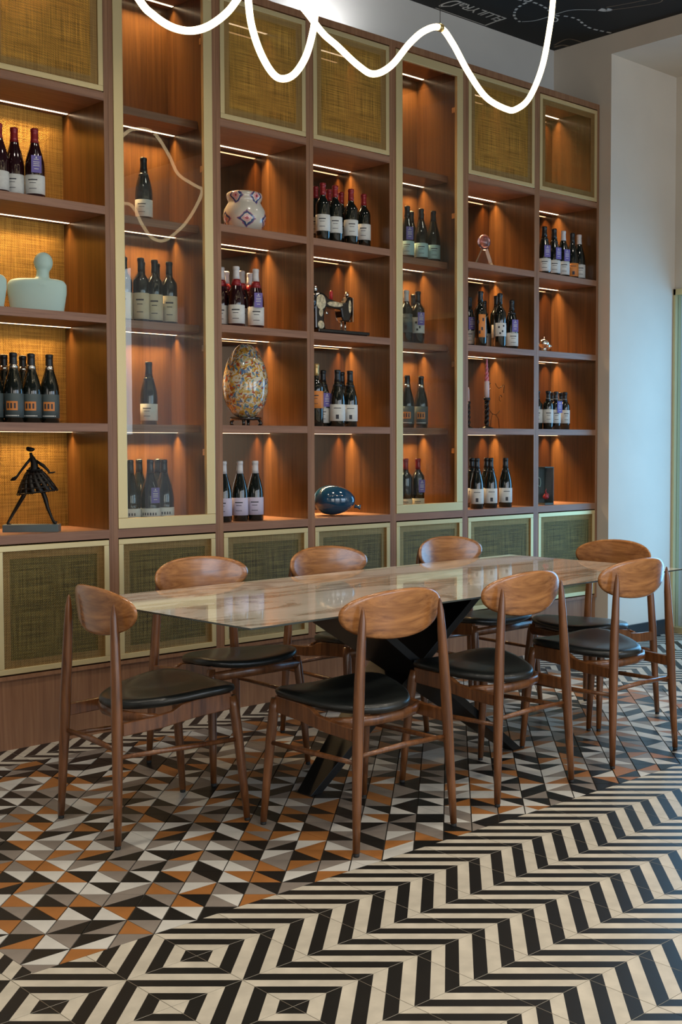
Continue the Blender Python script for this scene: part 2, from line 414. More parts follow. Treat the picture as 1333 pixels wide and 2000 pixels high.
# ------------------------------------------------------------------ floor tiles
def clip(poly, a, b_, c):      # keep a*x+b*y<=c
    out = []
    for i in range(len(poly)):
        p, q = poly[i], poly[(i+1) % len(poly)]
        dp = a*p[0]+b_*p[1]-c; dq = a*q[0]+b_*q[1]-c
        if dp <= 1e-9: out.append(p)
        if (dp < -1e-9 and dq > 1e-9) or (dp > 1e-9 and dq < -1e-9):
            t = dp/(dp-dq); out.append((p[0]+(q[0]-p[0])*t, p[1]+(q[1]-p[1])*t))
    return out if len(out) >= 3 else []
def clip_rect(p, x0, x1, y0, y1):
    for a, b_, c in ((-1,0,-x0),(1,0,x1),(0,-1,-y0),(0,1,y1)):
        if p: p = clip(p, a, b_, c)
    return p
def area_of(p): return abs(sum(p[i][0]*p[(i+1) % len(p)][1]-p[(i+1) % len(p)][0]*p[i][1] for i in range(len(p)))/2) if p else 0
def ccw(p):
    s = sum(p[i][0]*p[(i+1) % len(p)][1]-p[(i+1) % len(p)][0]*p[i][1] for i in range(len(p)))
    return p if s > 0 else p[::-1]
def to_px(x, y, z=0):
    dd = Vector((x, y, z)) - Vector((-2.6937, -4.9791, 1.3118)); ww = dd.dot(fw)
    if ww < .1: return None
    return PX+F*dd.dot(r2)/ww, PY-F*dd.dot(u2)/ww, ww
def in_view(x, y, mg=40):
    p = to_px(x, y)
    return p is not None and -mg < p[0] < 1333+mg and 1150 < p[1] < 2000+mg
T = .2; TX, TY = -.3754, -2.3438
s_ = .0681; RX0, RY0 = -1.319, -2.1435; RX1 = -.978+s_*54; RY1 = RY0+28*s_
G = .0009   # half joint
def chev(i, j):
    """(kind, inverted) of the striped tile whose top-left corner is V(i,j)"""
    if i <= -3: kind = 'H' if (i+j) % 2 == 0 else 'D'
    else: kind = 'H' if j % 2 else 'D'
    return kind, (i <= -4 and i % 2 == 0)
def tile_polys(kind, inv, x0, y0, rect):
    """bands of one striped tile, world coords; rect = clip rectangle"""
    sq = [(x0+G, y0-T+G), (x0+T-G, y0-T+G), (x0+T-G, y0-G), (x0+G, y0-G)]
    sq = clip_rect(sq, *rect); res = []
    if not sq: return None, []
    for k in range(8):
        lo, hi = k*T/4, (k+1)*T/4
        if kind == 'H': p = clip(clip(sq, 1, 1, x0+(y0-T)+hi) or [], -1, -1, -(x0+(y0-T)+lo)) if clip(sq, 1, 1, x0+(y0-T)+hi) else []
        else:
            q = clip(sq, 1, -1, x0-y0+hi); p = clip(q, -1, 1, -(x0-y0+lo)) if q else []
        if p: res.append((ccw(p), (0 if k % 2 == 0 else 1) ^ (1 if inv else 0)))
    return ccw(sq), res
def add_tile(b, sq, bands, ox=0, oy=0, skirt=True):
    for p, mi in bands:
        n = len(b.v); b.v += [(x-ox, y-oy, 0) for x, y in p]; b.quad(range(n, n+len(p)), mi)
    if skirt:
        n = len(b.v); b.v += [(x-ox, y-oy, 0) for x, y in sq] + [(x-ox, y-oy, -.005) for x, y in sq]; k = len(sq)
        for i in range(k): b.quad([n+i, n+k+i, n+k+(i+1) % k, n+(i+1) % k], 1)
regions = [(XL, RX0, YF, YB), (RX0, XE+.8, YF, RY0), (RX0, XE+.8, RY1, YB), (RX1, XE+.8, RY0, RY1)]
cache = {}; cand = []; rest = MB()
for i in range(-30, 26):
    for j in range(-14, 30):
        x0, y0 = TX+i*T, TY-j*T
        for ri, rg in enumerate(regions):
            sq, bands = tile_polys(*chev(i, j), x0, y0, rg)
            if not sq or area_of(sq) < 1e-5: continue
            if y0-T > .0 : continue
            whole = area_of(sq) > (T-2*G)**2*.999
            cx, cy = x0+T/2, y0-T/2
            vis = in_view(cx, cy, 60)
            if vis: cand.append((to_px(cx, cy)[2], i, j, sq, bands, whole, x0, y0))
            else: add_tile(rest, sq, bands, skirt=False)
cand.sort(key=lambda t: t[0])
for n, (dd, i, j, sq, bands, whole, x0, y0) in enumerate(cand):
    if n >= 298: add_tile(rest, sq, bands); continue
    key = chev(i, j) if whole else (i, j, n)
    if key not in cache:
        b = MB(); add_tile(b, sq, bands, x0, y0); cache[key] = b.mesh('striped_tile', ['tile_black', 'tile_cream'])
    link('striped_tile', cache[key], floor, (x0, y0, 0))
o = obj('striped_tile_field', rest, ['tile_black', 'tile_cream'], floor); o['kind'] = 'stuff'
# --- rug of small two-triangle tiles
TR = {}   # (m,n): (diagonal, base-on-top colour, base-on-bottom colour)
def row(n, m0, txt):
    for k, t in enumerate(txt.split()): TR[(m0+k, n)] = (t[0], t[1], t[2])
# k black, w white, t taupe, o orange
row(-3, -3, '/tt'); row(-2, -4, '\\tt /kw /ok'); row(-1, -4, '/ko \\tw /kw /tt')
row(0, -5, '\\ow \\wt /tk /kt \\to /ww'); row(1, -5, '\\tk \\ok \\kw \\ow \\wk \\wk /kk')
row(2, -5, '\\wo \\tk \\to /tk \\tk \\ko \\wt /oo'); row(3, -6, '/ok /ot \\wk \\kw /wt \\to /wo \\kt \\kt /tt')
row(4, -6, '\\wk \\wk \\ko \\tw \\wk \\ok \\kt \\ow \\ko /wk'); row(5, -6, '\\ot \\wo /tw \\to /tk /tw \\wk \\tw \\to /ot')
row(6, -7, '\\tk \\tw /ot /ok /tk \\kw /ko \\kt \\ko /wt \\ok'); row(7, -7, '\\ok \\tw \\ow \\tw \\wt /tw \\tw \\tw \\kt /tk /wo')
row(8, -7, '\\ow /kw /kw /tk \\ww /ok /wo \\wk \\to /ow \\oo'); row(9, -8, '/ot \\ow /wt \\ko /wo \\wt /wk \\kt \\kw \\to \\wk \\tk')
row(10, -8, '\\ot \\wk /tw /kw \\tk \\ko \\tk \\to /wo \\kt \\ko'); row(11, -8, '\\wt \\to \\wk /ot \\ok \\tk /ow /tk \\kt \\wk \\to')
row(12, -8, '\\tk \\wt \\ow \\kt /kw \\wk /tw /ow \\ko')
random.seed(11)
e1 = (math.sqrt(.5), -math.sqrt(.5)); e2 = (math.sqrt(.5), math.sqrt(.5)); CC = s_*math.sqrt(2)
OX, OY = -.978, RY0
cols = {'k': 0, 'w': 1, 't': 2, 'o': 3}
def cell_tris(m_, n_):
    def P(a, c): return (OX+a*CC*e1[0]+c*CC*e2[0], OY+a*CC*e1[1]+c*CC*e2[1])
    bl, br, tr_, tl = P(m_, n_), P(m_+1, n_), P(m_+1, n_+1), P(m_, n_+1)
    key = (m_, n_)
    if key not in TR:
        a = random.choices('kwto', (30, 30, 23, 17))[0]; c = random.choices('kwto', (30, 30, 23, 17))[0]
        if a == c and random.random() < .8: c = random.choice([q for q in 'kwto' if q != a])
        TR[key] = ('\\' if random.random() < .63 else '/', a, c)
    dg, t_, b_ = TR[key]
    if dg == '\\': return [((tl, tr_, br), t_), ((bl, br, tl), b_)]
    return [((tl, tr_, bl), t_), ((bl, br, tr_), b_)]
def shrink(p, g):
    cx = sum(q[0] for q in p)/len(p); cy = sum(q[1] for q in p)/len(p)
    out = list(p)
    # move every edge inward by g
    p = ccw(list(p)); n = len(p); res = list(p)
    for i in range(n):
        a, c = p[i], p[(i+1) % n]; dx, dy = c[0]-a[0], c[1]-a[1]; l = math.hypot(dx, dy)
        if l < 1e-7: continue
        nx, ny = dy/l, -dx/l
        gg = .0021 if abs(nx*e2[0]+ny*e2[1]) < .05 else g      # wider joints run along one direction
        res = clip(res, nx, ny, nx*a[0]+ny*a[1]-gg)
        if not res: return []
    return ccw(res)
def add_prism(b, p, mi, ox, oy):
    n = len(b.v); k = len(p)
    b.v += [(x-ox, y-oy, 0) for x, y in p] + [(x-ox, y-oy, -.005) for x, y in p]
    b.quad(range(n, n+k), mi)
    for i in range(k): b.quad([n+i, n+k+i, n+k+(i+1) % k, n+(i+1) % k], mi)
RM = ['tile_black', 'tile_white', 'tile_taupe', 'tile_orange']
cells = []
for n_ in range(-4, 45):
    for m_ in range(-30, 45):
        tris = []
        for p, c in cell_tris(m_, n_) if (RX0-.2 < OX+(m_+.5)*CC*e1[0]+(n_+.5)*CC*e2[0] < RX1+.2 and RY0-.2 < OY+(m_+.5)*CC*e1[1]+(n_+.5)*CC*e2[1] < RY1+.2) else []:
            q = clip_rect(ccw(list(p)), RX0, RX1, RY0, RY1)
            if q and area_of(q) > 1e-5:
                q = shrink(q, .00075)
                if q: tris.append((q, cols[c]))
        if tris:
            cx = OX+(m_+.5)*CC*e1[0]+(n_+.5)*CC*e2[0]; cy = OY+(m_+.5)*CC*e1[1]+(n_+.5)*CC*e2[1]
            pp = to_px(cx, cy)
            cells.append((pp[2] if in_view(cx, cy) else 99, m_, n_, cx, cy, tris, TR[(m_, n_)]))
cells.sort(key=lambda t: t[0])
rest = MB(); cache = {}
for n, (dd, m_, n_, cx, cy, tris, key) in enumerate(cells):
    if n < 298 and dd < 90:
        full = abs(sum(area_of(t[0]) for t in tris)-CC*CC) < .0006
        k2 = key if full else (m_, n_)
        if k2 not in cache:
            b = MB()
            for q, c in tris: add_prism(b, q, c, cx, cy)
            cache[k2] = b.mesh('triangle_tile', RM)
        link('triangle_tile', cache[k2], floor, (cx, cy, 0))
    else:
        for q, c in tris: add_prism(rest, q, c, 0, 0)
o = obj('triangle_tile_field', rest, RM, floor); o['kind'] = 'stuff'

# ------------------------------------------------------------------ wine wall: seven cabinet units
ZS = [1.396, 1.88, 2.36]; ZCT = .919; TH = .036
BX = [-.43, .137, .7055, 1.2710, 1.842, 2.409, 3.0355, 3.645]
BN = ['far-left bay', 'wide glass-door bay', 'egg bay', 'sewing machine bay', 'narrow glass-door bay', 'candlestick bay', 'rightmost bay']
CL = ['leftmost walnut shelving unit with woven gold back panel and open shelves',
      'walnut shelving unit behind the wider gold-framed glass door, left of the egg',
      'open walnut shelving unit holding the patterned vase and the speckled egg',
      'open walnut shelving unit holding the old sewing machine and blue balloon',
      'walnut shelving unit behind the narrower gold-framed glass door, middle of the wall',
      'open walnut shelving unit holding the crystal trophy and pink candle',
      'last walnut shelving unit on the right, against the pale wall']
YD = .388
def frame_box(b, x0, x1, z0, z1, wd, y0, y1, mi=0):
    b.box(x0, x1, y0, y1, z0, z0+wd, mi); b.box(x0, x1, y0, y1, z1-wd, z1, mi)
    b.box(x0, x0+wd, y0, y1, z0+wd, z1-wd, mi); b.box(x1-wd, x1, y0, y1, z0+wd, z1-wd, mi)
def mesh_door(root, x0, x1, z0, z1, mesh_m, wd=.024):
    b = MB(); frame_box(b, x0, x1, z0, z1, wd, -.002, .018); dr = obj('door', b, 'brass', root, 'pale gold door frame', .0015)
    b = MB(); frame_box(b, x0+wd-.001, x1-wd+.001, z0+wd-.001, z1-wd+.001, .034, .0052, .0064); obj('mesh_hem', b, 'mesh_hem', dr, 'lighter folded hem of the woven cloth')
    b = MB(); b.box(x0+wd, x1-wd, .0065, .0080, z0+wd, z1-wd); obj('woven_mesh', b, mesh_m, dr, 'woven metal cloth')
for k in range(7):
    X0, X1 = BX[k], BX[k+1]; glass = k in (1, 4); ox = (X0+X1)/2
    root = thing('shelving_unit', CL[k], 'shelving', (ox, 0, 0), 0, 'walnut shelving units of the wine wall')
    a, c = X0-ox, X1-ox; t = .0225; g = .0004
    for s0, s1 in ((a+g, a+t), (c-t, c-g)):
        b = MB(); b.box(s0, s1, .003, YD, .30, 3.449); obj('side_panel', b, 'cab_wood', root)
        b = MB(); b.box(s0, s1, 0, .003, .30, 3.449); obj('edge_strip', b, 'cab_edge', root, 'lighter front edge of the side panel')
    b = MB(); b.box(a+g, c-g, .012, YD, 0, .30); obj('plinth', b, 'cab_edge', root)
    b = MB(); b.box(a+g, c-g, 0, YD, 3.449, 3.485); obj('top_panel', b, 'cab_edge', root)
    b = MB(); b.box(a+t, c-t, 0, YD, .301, .318); obj('bottom_panel', b, 'cab_edge', root)
    b = MB(); b.box(a+t, c-t, 0, YD, .880, ZCT); obj('counter', b, 'shelf_edge', root)
    b = MB(); b.box(a+t, c-t, .380, YD, .318, 3.449)
    obj('back_panel', b, ('gold_back', 'cab_wood', 'mirror_bronze', 'mirror_bronze', 'cab_wood', 'mirror_bronze', 'mirror_bronze')[k], root)
    zs = ZS + [2.858]
    yf = .125 if glass else 0
    for z in zs:
        b = MB(); b.box(a+t+.0002, c-t-.0002, yf, .380, z-TH, z); obj('shelf', b, 'shelf_edge', root)
    # led strips
    for z in [z-TH for z in zs] + [3.449]:
        b = MB(); b.box(a+t+.004, c-t-.004, .316, .332, z-.0012, z-.0002)
        obj('led_strip', b, 'led', root, 'warm glowing strip under the shelf')
        area('led_light', (ox, .324, z-.0035), (0, 0, 0), c-a-2*t-.03, .008, 5.2 if k else 2.5, (1.0, .63, .29), 98).visible_camera = True
    mesh_door(root, a+t+.002 if k else a+t, c-t-.002, .325, .873, 'olive_mesh')
    if not glass:
        mesh_door(root, a+t+.002, c-t-.002, 2.862, 3.442, 'gold_mesh_open' if k == 6 else 'gold_mesh')
    else:
        b = MB(); frame_box(b, a+t+.001, c-t-.001, ZCT+.001, 3.442, .048, -.004, .018)
        dr = obj('glass_door', b, 'brass', root, 'tall pale gold door frame', .002)
        b = MB(); b.box(a+t+.047, c-t-.047, .004, .008, ZCT+.047, 3.396); obj('glass_pane', b, 'pane', dr)
        for hz in (1.25, 1.75, 2.6, 3.2):
            b = MB(); b.box(c-t-.030, c-t-.012, .018, .060, hz, hz+.03); obj('hinge', b, 'silver', dr)

# ------------------------------------------------------------------ bottles
PR = {
 'bordeaux': [(0,0),(.034,0),(.0375,.004),(.0375,.185),(.035,.200),(.026,.214),(.0165,.228),(.0145,.245),(.0140,.285),(.0155,.286),(.0155,.298),(.013,.300),(0,.300)],
 'burgundy': [(0,0),(.037,0),(.0405,.004),(.0405,.135),(.038,.160),(.031,.190),(.022,.220),(.0155,.245),(.0145,.285),(.0158,.286),(.0158,.297),(.013,.300),(0,.300)],
 'magnum':   [(0,0),(.043,0),(.0465,.004),(.0465,.125),(.043,.155),(.034,.190),(.023,.225),(.0165,.250),(.0150,.295),(.0165,.296),(.0165,.308),(.013,.310),(0,.310)]}
PR['half'] = [(r*.86, z*.80) for r, z in PR['bordeaux']]
PR['tall'] = [(r*1.0, z*1.09) for r, z in PR['bordeaux']]
def radius_at(kind, z):
    p = PR[kind]
    for (r0, z0), (r1, z1) in zip(p, p[1:]):
        if z0 <= z <= z1 and z1 > z0: return r0+(r1-r0)*(z-z0)/(z1-z0)
    return .014
bc = {}
def body_mesh(kind, gm):
    k = ('b', kind, gm)
    if k not in bc: bc[k] = MB().lathe(PR[kind], 22).mesh('bottle_glass', [gm])
    return bc[k]
def cap_mesh(kind, cm):
    k = ('c', kind, cm)
    if k not in bc:
        top = PR[kind][-1][1]; z0 = top-.062; pr = [(radius_at(kind, z0)+.0008, z0)]
        for f in (.3, .6, .75): pr.append((radius_at(kind, z0+.062*f)+.0008, z0+.062*f))
        pr += [(.0166, top-.014), (.0166, top-.002), (.014, top+.001), (0, top+.001)]
        bc[k] = MB().lathe(pr, 18).mesh('capsule', [cm])
    return bc[k]
def label_mesh(kind, lm, z0, z1, arc, marks):
    k = ('l', kind, lm, z0, z1, arc, marks)
    if k not in bc:
        b = MB(); r = radius_at(kind, (z0+z1)/2)+.0006; A = R(arc)/2; seg = 14
        a0 = -math.pi/2-A; a1 = -math.pi/2+A
        b.lathe([(r-.0005, z0), (r, z0+.0004), (r, z1-.0004), (r-.0005, z1)], seg, a0=a0, a1=a1)
        def patch(u0, u1, w0, w1, mi):      # u in -1..1 across a 110 degree front, w in 0..1 up
            q0 = -math.pi/2+R(55)*u0-.30; q1 = -math.pi/2+R(55)*u1-.30
            b.lathe([(r+.0005, z0+(z1-z0)*w0), (r+.0005, z0+(z1-z0)*w1)], 4, a0=q0, a1=q1, mi=mi)
        if marks == 'text':
            for w0, w1, u in ((.70, .76, .5), (.55, .58, .35), (.25, .28, .4)): patch(-u, u, w0, w1, 1)
        elif marks == 'emblem':
            patch(-.2, .2, .12, .38, 1); patch(-.5, .5, .75, .79, 1)
        elif marks == 'orange':
            patch(-.62, .62, .30, .68, 2)
            for u in (-.5, -.15, .22): patch(u, u+.2, .38, .60, 1)
            patch(-.75, .75, .06, .10, 3)
        elif marks == 'dots':
            for u, w0 in ((-.5, .6), (.1, .3), (.3, .7), (-.3, .15)): patch(u, u+.28, w0, w0+.14, 1)
        elif marks == 'name':
            for n_, u in enumerate((-.8, -.52, -.24, .04, .32, .6)): patch(u, u+.14, .55, .72, 1)
            patch(-.4, .4, .30, .34, 1)
        bc[k] = b.mesh('label', [lm, 'ink', 'lab_orange', 'lab_white'])
    return bc[k]
def ring_mesh(kind, z0, z1, mm):
    k = ('r', kind, z0, z1, mm)
    if k not in bc:
        r0, r1 = radius_at(kind, z0)+.0012, radius_at(kind, z1)+.0012
        bc[k] = MB().lathe([(r0-.001, z0), (r0, z0+.0002), (r1, z1-.0002), (r1-.001, z1)], 18).mesh('band', [mm])
    return bc[k]
def tag_mesh(kind):
    k = ('t', kind)
    if k not in bc:
        b = MB(); r = radius_at(kind, .12)+.006; zt = .205
        # card hangs in front of the shoulder
        b.box(-.021, .021, -r-.0012, -r, .105, .178, 0)
        for z, w_ in ((.160, .010), (.149, .013), (.141, .012), (.133, .013), (.120, .009)):
            b.box(-w_, w_, -r-.0017, -r-.0012, z, z+.0028, 1)
        b.prism([(0, .174), (.0035, .169), (0, .164), (-.0035, .169)], -r-.0017, -r-.0012, mi=1)
        b.tube([(0, -r-.0005, .175), (0, -.020, .215), (.010, -.012, .225)], .0006, 5, 1)
        bc[k] = b.mesh('neck_tag', ['tag_purple', 'lab_white'])
    return bc[k]
ORD = ['leftmost', 'second', 'third', 'fourth', 'fifth', 'sixth', 'seventh', 'eighth', 'ninth', 'tenth']
STY = { # kind, glass, capsule, label(mat,z0,z1,arc,marks), words
 'redwhite': ('burgundy', 'glass_red', 'cap_red', ('lab_white', .018, .098, 200, 'text'), 'red-capped bottle with white label'),
 'bdxred': ('bordeaux', 'glass_dark', 'cap_red', ('lab_white', .050, .135, 215, 'text'), 'red-capped claret bottle with tall white label'),
 'teal': ('burgundy', 'glass_dark', 'cap_black', ('lab_teal', .020, .100, 200, 'text'), 'black-capped bottle with pale teal label'),
 'black': ('burgundy', 'glass_dark', 'cap_black', ('lab_white', .020, .100, 190, 'text'), 'black bottle with white label'),
 'whitecap': ('burgundy', 'glass_dark', 'cap_white', ('lab_white', .020, .105, 200, 'text'), 'white-capped bottle with white label'),
 'orange': ('burgundy', 'glass_dark', 'cap_black', ('lab_orange', .020, .105, 200, 'emblem'), 'black-capped bottle with orange label'),
 'cream': ('bordeaux', 'glass_dark', 'cap_black', ('lab_cream', .012, .135, 200, 'text'), 'black-capped bottle with tall cream label'),
 'redband': ('burgundy', 'glass_red', 'cap_white', ('lab_white', .018, .110, 190, 'text'), 'white-capped bottle with red neck band'),
 'slate': ('burgundy', 'glass_dark', 'cap_black', ('lab_slate', .022, .125, 230, 'orange'), 'dark bottle with slate and orange label'),
 'lav': ('burgundy', 'glass_dark', 'cap_white', ('lab_lavender', .030, .118, 200, 'text'), 'white-capped bottle with lavender label'),
 'amber': ('tall', 'glass_dark', 'cap_gold', ('lab_orange', .095, .185, 200, 'text'), 'gold-capped bottle with orange label'),
 'small': ('half', 'glass_dark', 'cap_black', ('lab_white', .040, .125, 200, 'text'), 'small bottle with white label'),
 'emblem': ('burgundy', 'glass_dark', 'cap_black', ('lab_white', .030, .118, 200, 'emblem'), 'black bottle with white emblem label'),
 'name': ('magnum', 'glass_dark', 'cap_black', ('lab_white', .006, .080, 210, 'name'), 'wide bottle with low white label'),
 'roundel': ('bordeaux', 'glass_dark', 'cap_white', ('lab_slate', .060, .165, 120, 'emblem'), 'white-capped bottle with dark round label'),
 'dots': ('bordeaux', 'glass_dark', 'cap_black', ('lab_white', .060, .150, 180, 'dots'), 'black bottle with spotted white label'),
 'tallorange': ('tall', 'glass_dark', 'cap_black', ('lab_orange', .055, .190, 70, 'dots'), 'tall black bottle with narrow orange label'),
 'patt': ('tall', 'glass_dark', 'cap_black', ('lab_white', .070, .150, 150, 'dots'), 'tall bottle with mottled white label'),
 'redcream': ('bordeaux', 'glass_dark', 'cap_red', ('lab_cream', .004, .070, 200, 'text'), 'red-capped bottle with low cream label'),
}
def world_x(px, Y, z):
    """x at which a thing standing at depth Y on the shelf lies under image column px (measured on the photo once)"""
    v = fw + r2*(px-PX)/F - u2*(0)/F
    # refine for height z
    for _ in range(3):
        t = (Y+4.9791)/v.y; zz = 1.3118+t*v.z
        v = v + u2*((z-zz)/t)
    t = (Y+4.9791)/v.y
    return -2.6937+t*v.x
SHN = {2.36: 'top shelf', 1.88: 'second shelf', 1.396: 'third shelf', .919: 'counter'}
def bottles(bay, z, items):
    """items: (x, y, style, tagged)"""
    lo, hi = BX[bay]+.0225, BX[bay+1]-.0225
    items = sorted(items, key=lambda t: t[0]+t[1]*-.98)   # left to right as seen
    # let the bottles stand side by side without touching each other or the panels
    P = [[x, y, max(r for r, _ in PR[STY[st][0]])+.0012] for x, y, st, tg in items]
    y0, y1 = (.130, .376) if bay in (1, 4) else (.004, .376)
    for _ in range(80):
        for i in range(len(P)):
            for j in range(i+1, len(P)):
                dx, dy = P[j][0]-P[i][0], P[j][1]-P[i][1]; d = math.hypot(dx, dy) or 1e-4; mn = P[i][2]+P[j][2]
                if d < mn:
                    k = (mn-d)/2/d; P[i][0] -= dx*k; P[i][1] -= dy*k; P[j][0] += dx*k; P[j][1] += dy*k
        for p in P:
            p[0] = min(max(p[0], lo+p[2]), hi-p[2]); p[1] = min(max(p[1], y0+p[2]), y1-p[2])
    items = [(p[0], p[1], it[2], it[3]) for p, it in zip(P, items)]
    grp = 'bottles on the %s of the %s' % (SHN[z], BN[bay])
    n = len(items)
    for i, (x, y, st, tg) in enumerate(items):
        kind, gm, cm, lb, words = STY[st]
        pos = ORD[i] + (' from left' if i else '') if n > 1 else 'alone'
        if n > 1 and i == n-1: pos = 'rightmost'
        words2 = words + (' and purple tag' if tg else '')
        lab = '%s, %s, %s, %s' % (words2, pos, SHN[z], BN[bay])
        rt_ = thing('wine_bottle', lab, 'bottle', (x, y, z), 0, grp)
        rz = R(-22 + (i*37 % 17) - 8)
        link('bottle_glass', body_mesh(kind, gm), rt_)
        link('capsule', cap_mesh(kind, cm), rt_)
        link('label', label_mesh(kind, *lb), rt_, rz=rz)
        if st == 'redband': link('neck_band', ring_mesh(kind, .205, .238, 'cap_red'), rt_)
        if st in ('slate',): link('neck_band', ring_mesh(kind, .232, .252, 'silver'), rt_)
        if st in ('small', 'emblem', 'black'): link('neck_label', ring_mesh(kind, .214 if kind == 'burgundy' else .180, .226 if kind == 'burgundy' else .195, 'lab_white' if kind == 'half' else 'cap_black'), rt_)
        if tg: link('neck_tag', tag_mesh(kind), rt_, rz=R(-25+(i*13 % 20)))
def at(lst, z):   # (px, depth, style, tag) -> world
    return [(world_x(px, Y, z+.15), Y, st, tg) for px, Y, st, tg in lst]
A, B_, C_, D_ = 2.36, 1.88, 1.396, .919
bottles(0, A, at([(-2, .10, 'redwhite', 0), (30, .12, 'redwhite', 0), (66, .08, 'redwhite', 1)], A))
bottles(1, A, at([(281, .22, 'black', 0)], A))
bottles(3, A, at([(617, .15, 'bdxred', 0), (631, .055, 'bdxred', 0), (643, .16, 'bdxred', 0), (655, .06, 'bdxred', 0), (667, .17, 'bdxred', 0), (686, .07, 'bdxred', 0), (711, .12, 'bdxred', 0)], A))
bottles(4, A, at([(796, .20, 'teal', 1), (811, .30, 'teal', 0), (823, .20, 'teal', 0), (835, .30, 'teal', 0), (851, .20, 'teal', 0)], A))
bottles(6, A, at([(1064, .07, 'black', 1), (1083, .08, 'black', 1), (1101, .09, 'whitecap', 1), (1119, .10, 'orange', 0), (1140, .11, 'whitecap', 0)], A))
bottles(1, B_, at([(249, .21, 'cream', 0), (272, .19, 'cream', 0), (278, .29, 'cream', 0), (300, .19, 'cream', 0), (307, .29, 'cream', 0), (331, .20, 'cream', 0)], B_))
bottles(2, B_, at([(436, .16, 'redband', 0), (446, .27, 'redband', 0), (459, .10, 'redband', 0), (471, .22, 'redband', 0), (487, .24, 'redband', 0), (500, .10, 'redband', 1)], B_))
bottles(4, B_, at([(794, .19, 'roundel', 0), (808, .30, 'dots', 0), (817, .18, 'dots', 1)], B_))
bottles(5, B_, at([(917, .16, 'black', 1), (939, .07, 'tallorange', 0), (950, .22, 'black', 0), (966, .17, 'patt', 0), (977, .06, 'patt', 0), (1000, .08, 'black', 1)], B_))
bottles(0, C_, at([(-8, .12, 'slate', 0), (8, .24, 'slate', 0), (27, .10, 'slate', 0), (45, .25, 'slate', 0), (60, .10, 'slate', 0), (93, .10, 'slate', 0)], C_))
bottles(1, C_, at([(291, .22, 'black', 0)], C_))
bottles(3, C_, at([(618, .08, 'amber', 0), (634, .13, 'black', 1), (657, .07, 'emblem', 0), (668, .20, 'emblem', 0), (684, .08, 'emblem', 0)], C_))
bottles(4, C_, at([(796, .19, 'slate', 0), (823, .19, 'slate', 0)], C_))
bottles(6, C_, at([(1054, .09, 'small', 0), (1068, .06, 'small', 0), (1079, .17, 'small', 0), (1086, .07, 'small', 1), (1096, .17, 'small', 0), (1104, .09, 'small', 0)], C_))
bottles(1, D_, at([(262, .20, 'name', 0), (276, .31, 'name', 0), (293, .18, 'name', 1), (305, .30, 'name', 0), (317, .20, 'name', 0)], D_))
bottles(2, D_, at([(437, .10, 'lav', 0), (469, .10, 'lav', 0), (499, .09, 'lav', 0)], D_))
bottles(4, D_, at([(793, .19, 'redcream', 0), (817, .19, 'redcream', 1)], D_))
bottles(5, D_, at([(922, .19, 'emblem', 0), (932, .07, 'emblem', 0), (951, .19, 'emblem', 0), (959, .07, 'emblem', 0), (988, .07, 'emblem', 0)], D_))

# ------------------------------------------------------------------ ornaments
X = lambda px, Y, z: world_x(px, Y, z)
# patterned vase
x = X(478, .14, 2.43)
pr = [(0,0),(.062,0),(.078,.010),(.100,.042),(.107,.078),(.101,.112),(.086,.138),(.079,.150),(.086,.166),(.090,.180),(.086,.194),(.078,.198),(.072,.188),(.068,.160),(0,.150)]
o = obj('vase', MB().lathe(pr, 36), 'vase_glaze'); o.location = (x, .14, A)
tag(o, 'round white vase with blue and pink lozenge pattern, top shelf of the egg bay', 'vase')
# speckled egg on stand
x = X(480, .17, 1.6)
e_ = thing('glass_egg', 'large multicoloured speckled glass egg on a low black stand', 'ornament', (x, .17, C_))
pr = []
for i in range(25):
    a = -math.pi/2+math.pi*i/24; zz = math.sin(a); rr = math.cos(a)*.114*(1-.13*zz)
    pr.append((max(rr, 0), .225+.192*zz))
obj('egg', MB().lathe(pr, 36), 'confetti', e_)
b = MB().lathe([(.055,.028),(.078,.028),(.082,.036),(.078,.044),(.062,.046),(.050,.040)], 28)
for a in range(4):
    an = R(45+90*a); cx, cy = .066*math.cos(an), .066*math.sin(an)
    b.tube([(cx, cy, .034), (cx*1.15, cy*1.15, .014), (cx*1.05, cy*1.05, 0)], [.010, .008, .010], 8)
obj('stand', b, 'black_gloss', e_)
# mint bust sculptures: two abstract torsos
def bust(x, y, z, lab):
    b = MB()
    b.tube([(-.012,0,0),(-.012,0,.05),(-.012,0,.09),(-.012,0,.125),(-.012,0,.143),(-.012,0,.151)], [.112,.120,.126,.126,.114,.085], 32, flat=.36, upv=(0,1,0))
    b.tube([(.010,0,.120),(.012,0,.160),(.014,0,.200)], [.050,.028,.026], 20)
    b.ell((.016,0,.222), (.041,.035,.046), 24, 16)
    o = obj('bust_sculpture', b, 'mint'); o.location = (x, y, z); o.rotation_euler.z = R(-32)
    rm = o.modifiers.new('remesh', 'REMESH'); rm.mode = 'VOXEL'; rm.voxel_size = .004; rm.use_smooth_shade = True
    sm_ = o.modifiers.new('smooth', 'SMOOTH'); sm_.iterations = 14; sm_.factor = .6
    tag(o, lab, 'sculpture', 'mint busts on the second shelf')
    return o
bust(X(78, .15, 2.0), .15, B_, 'pale mint abstract bust with round head, whole in view, second shelf')
bust(X(-42, .15, 2.0), .15, B_, 'pale mint abstract bust cut by the left picture edge')
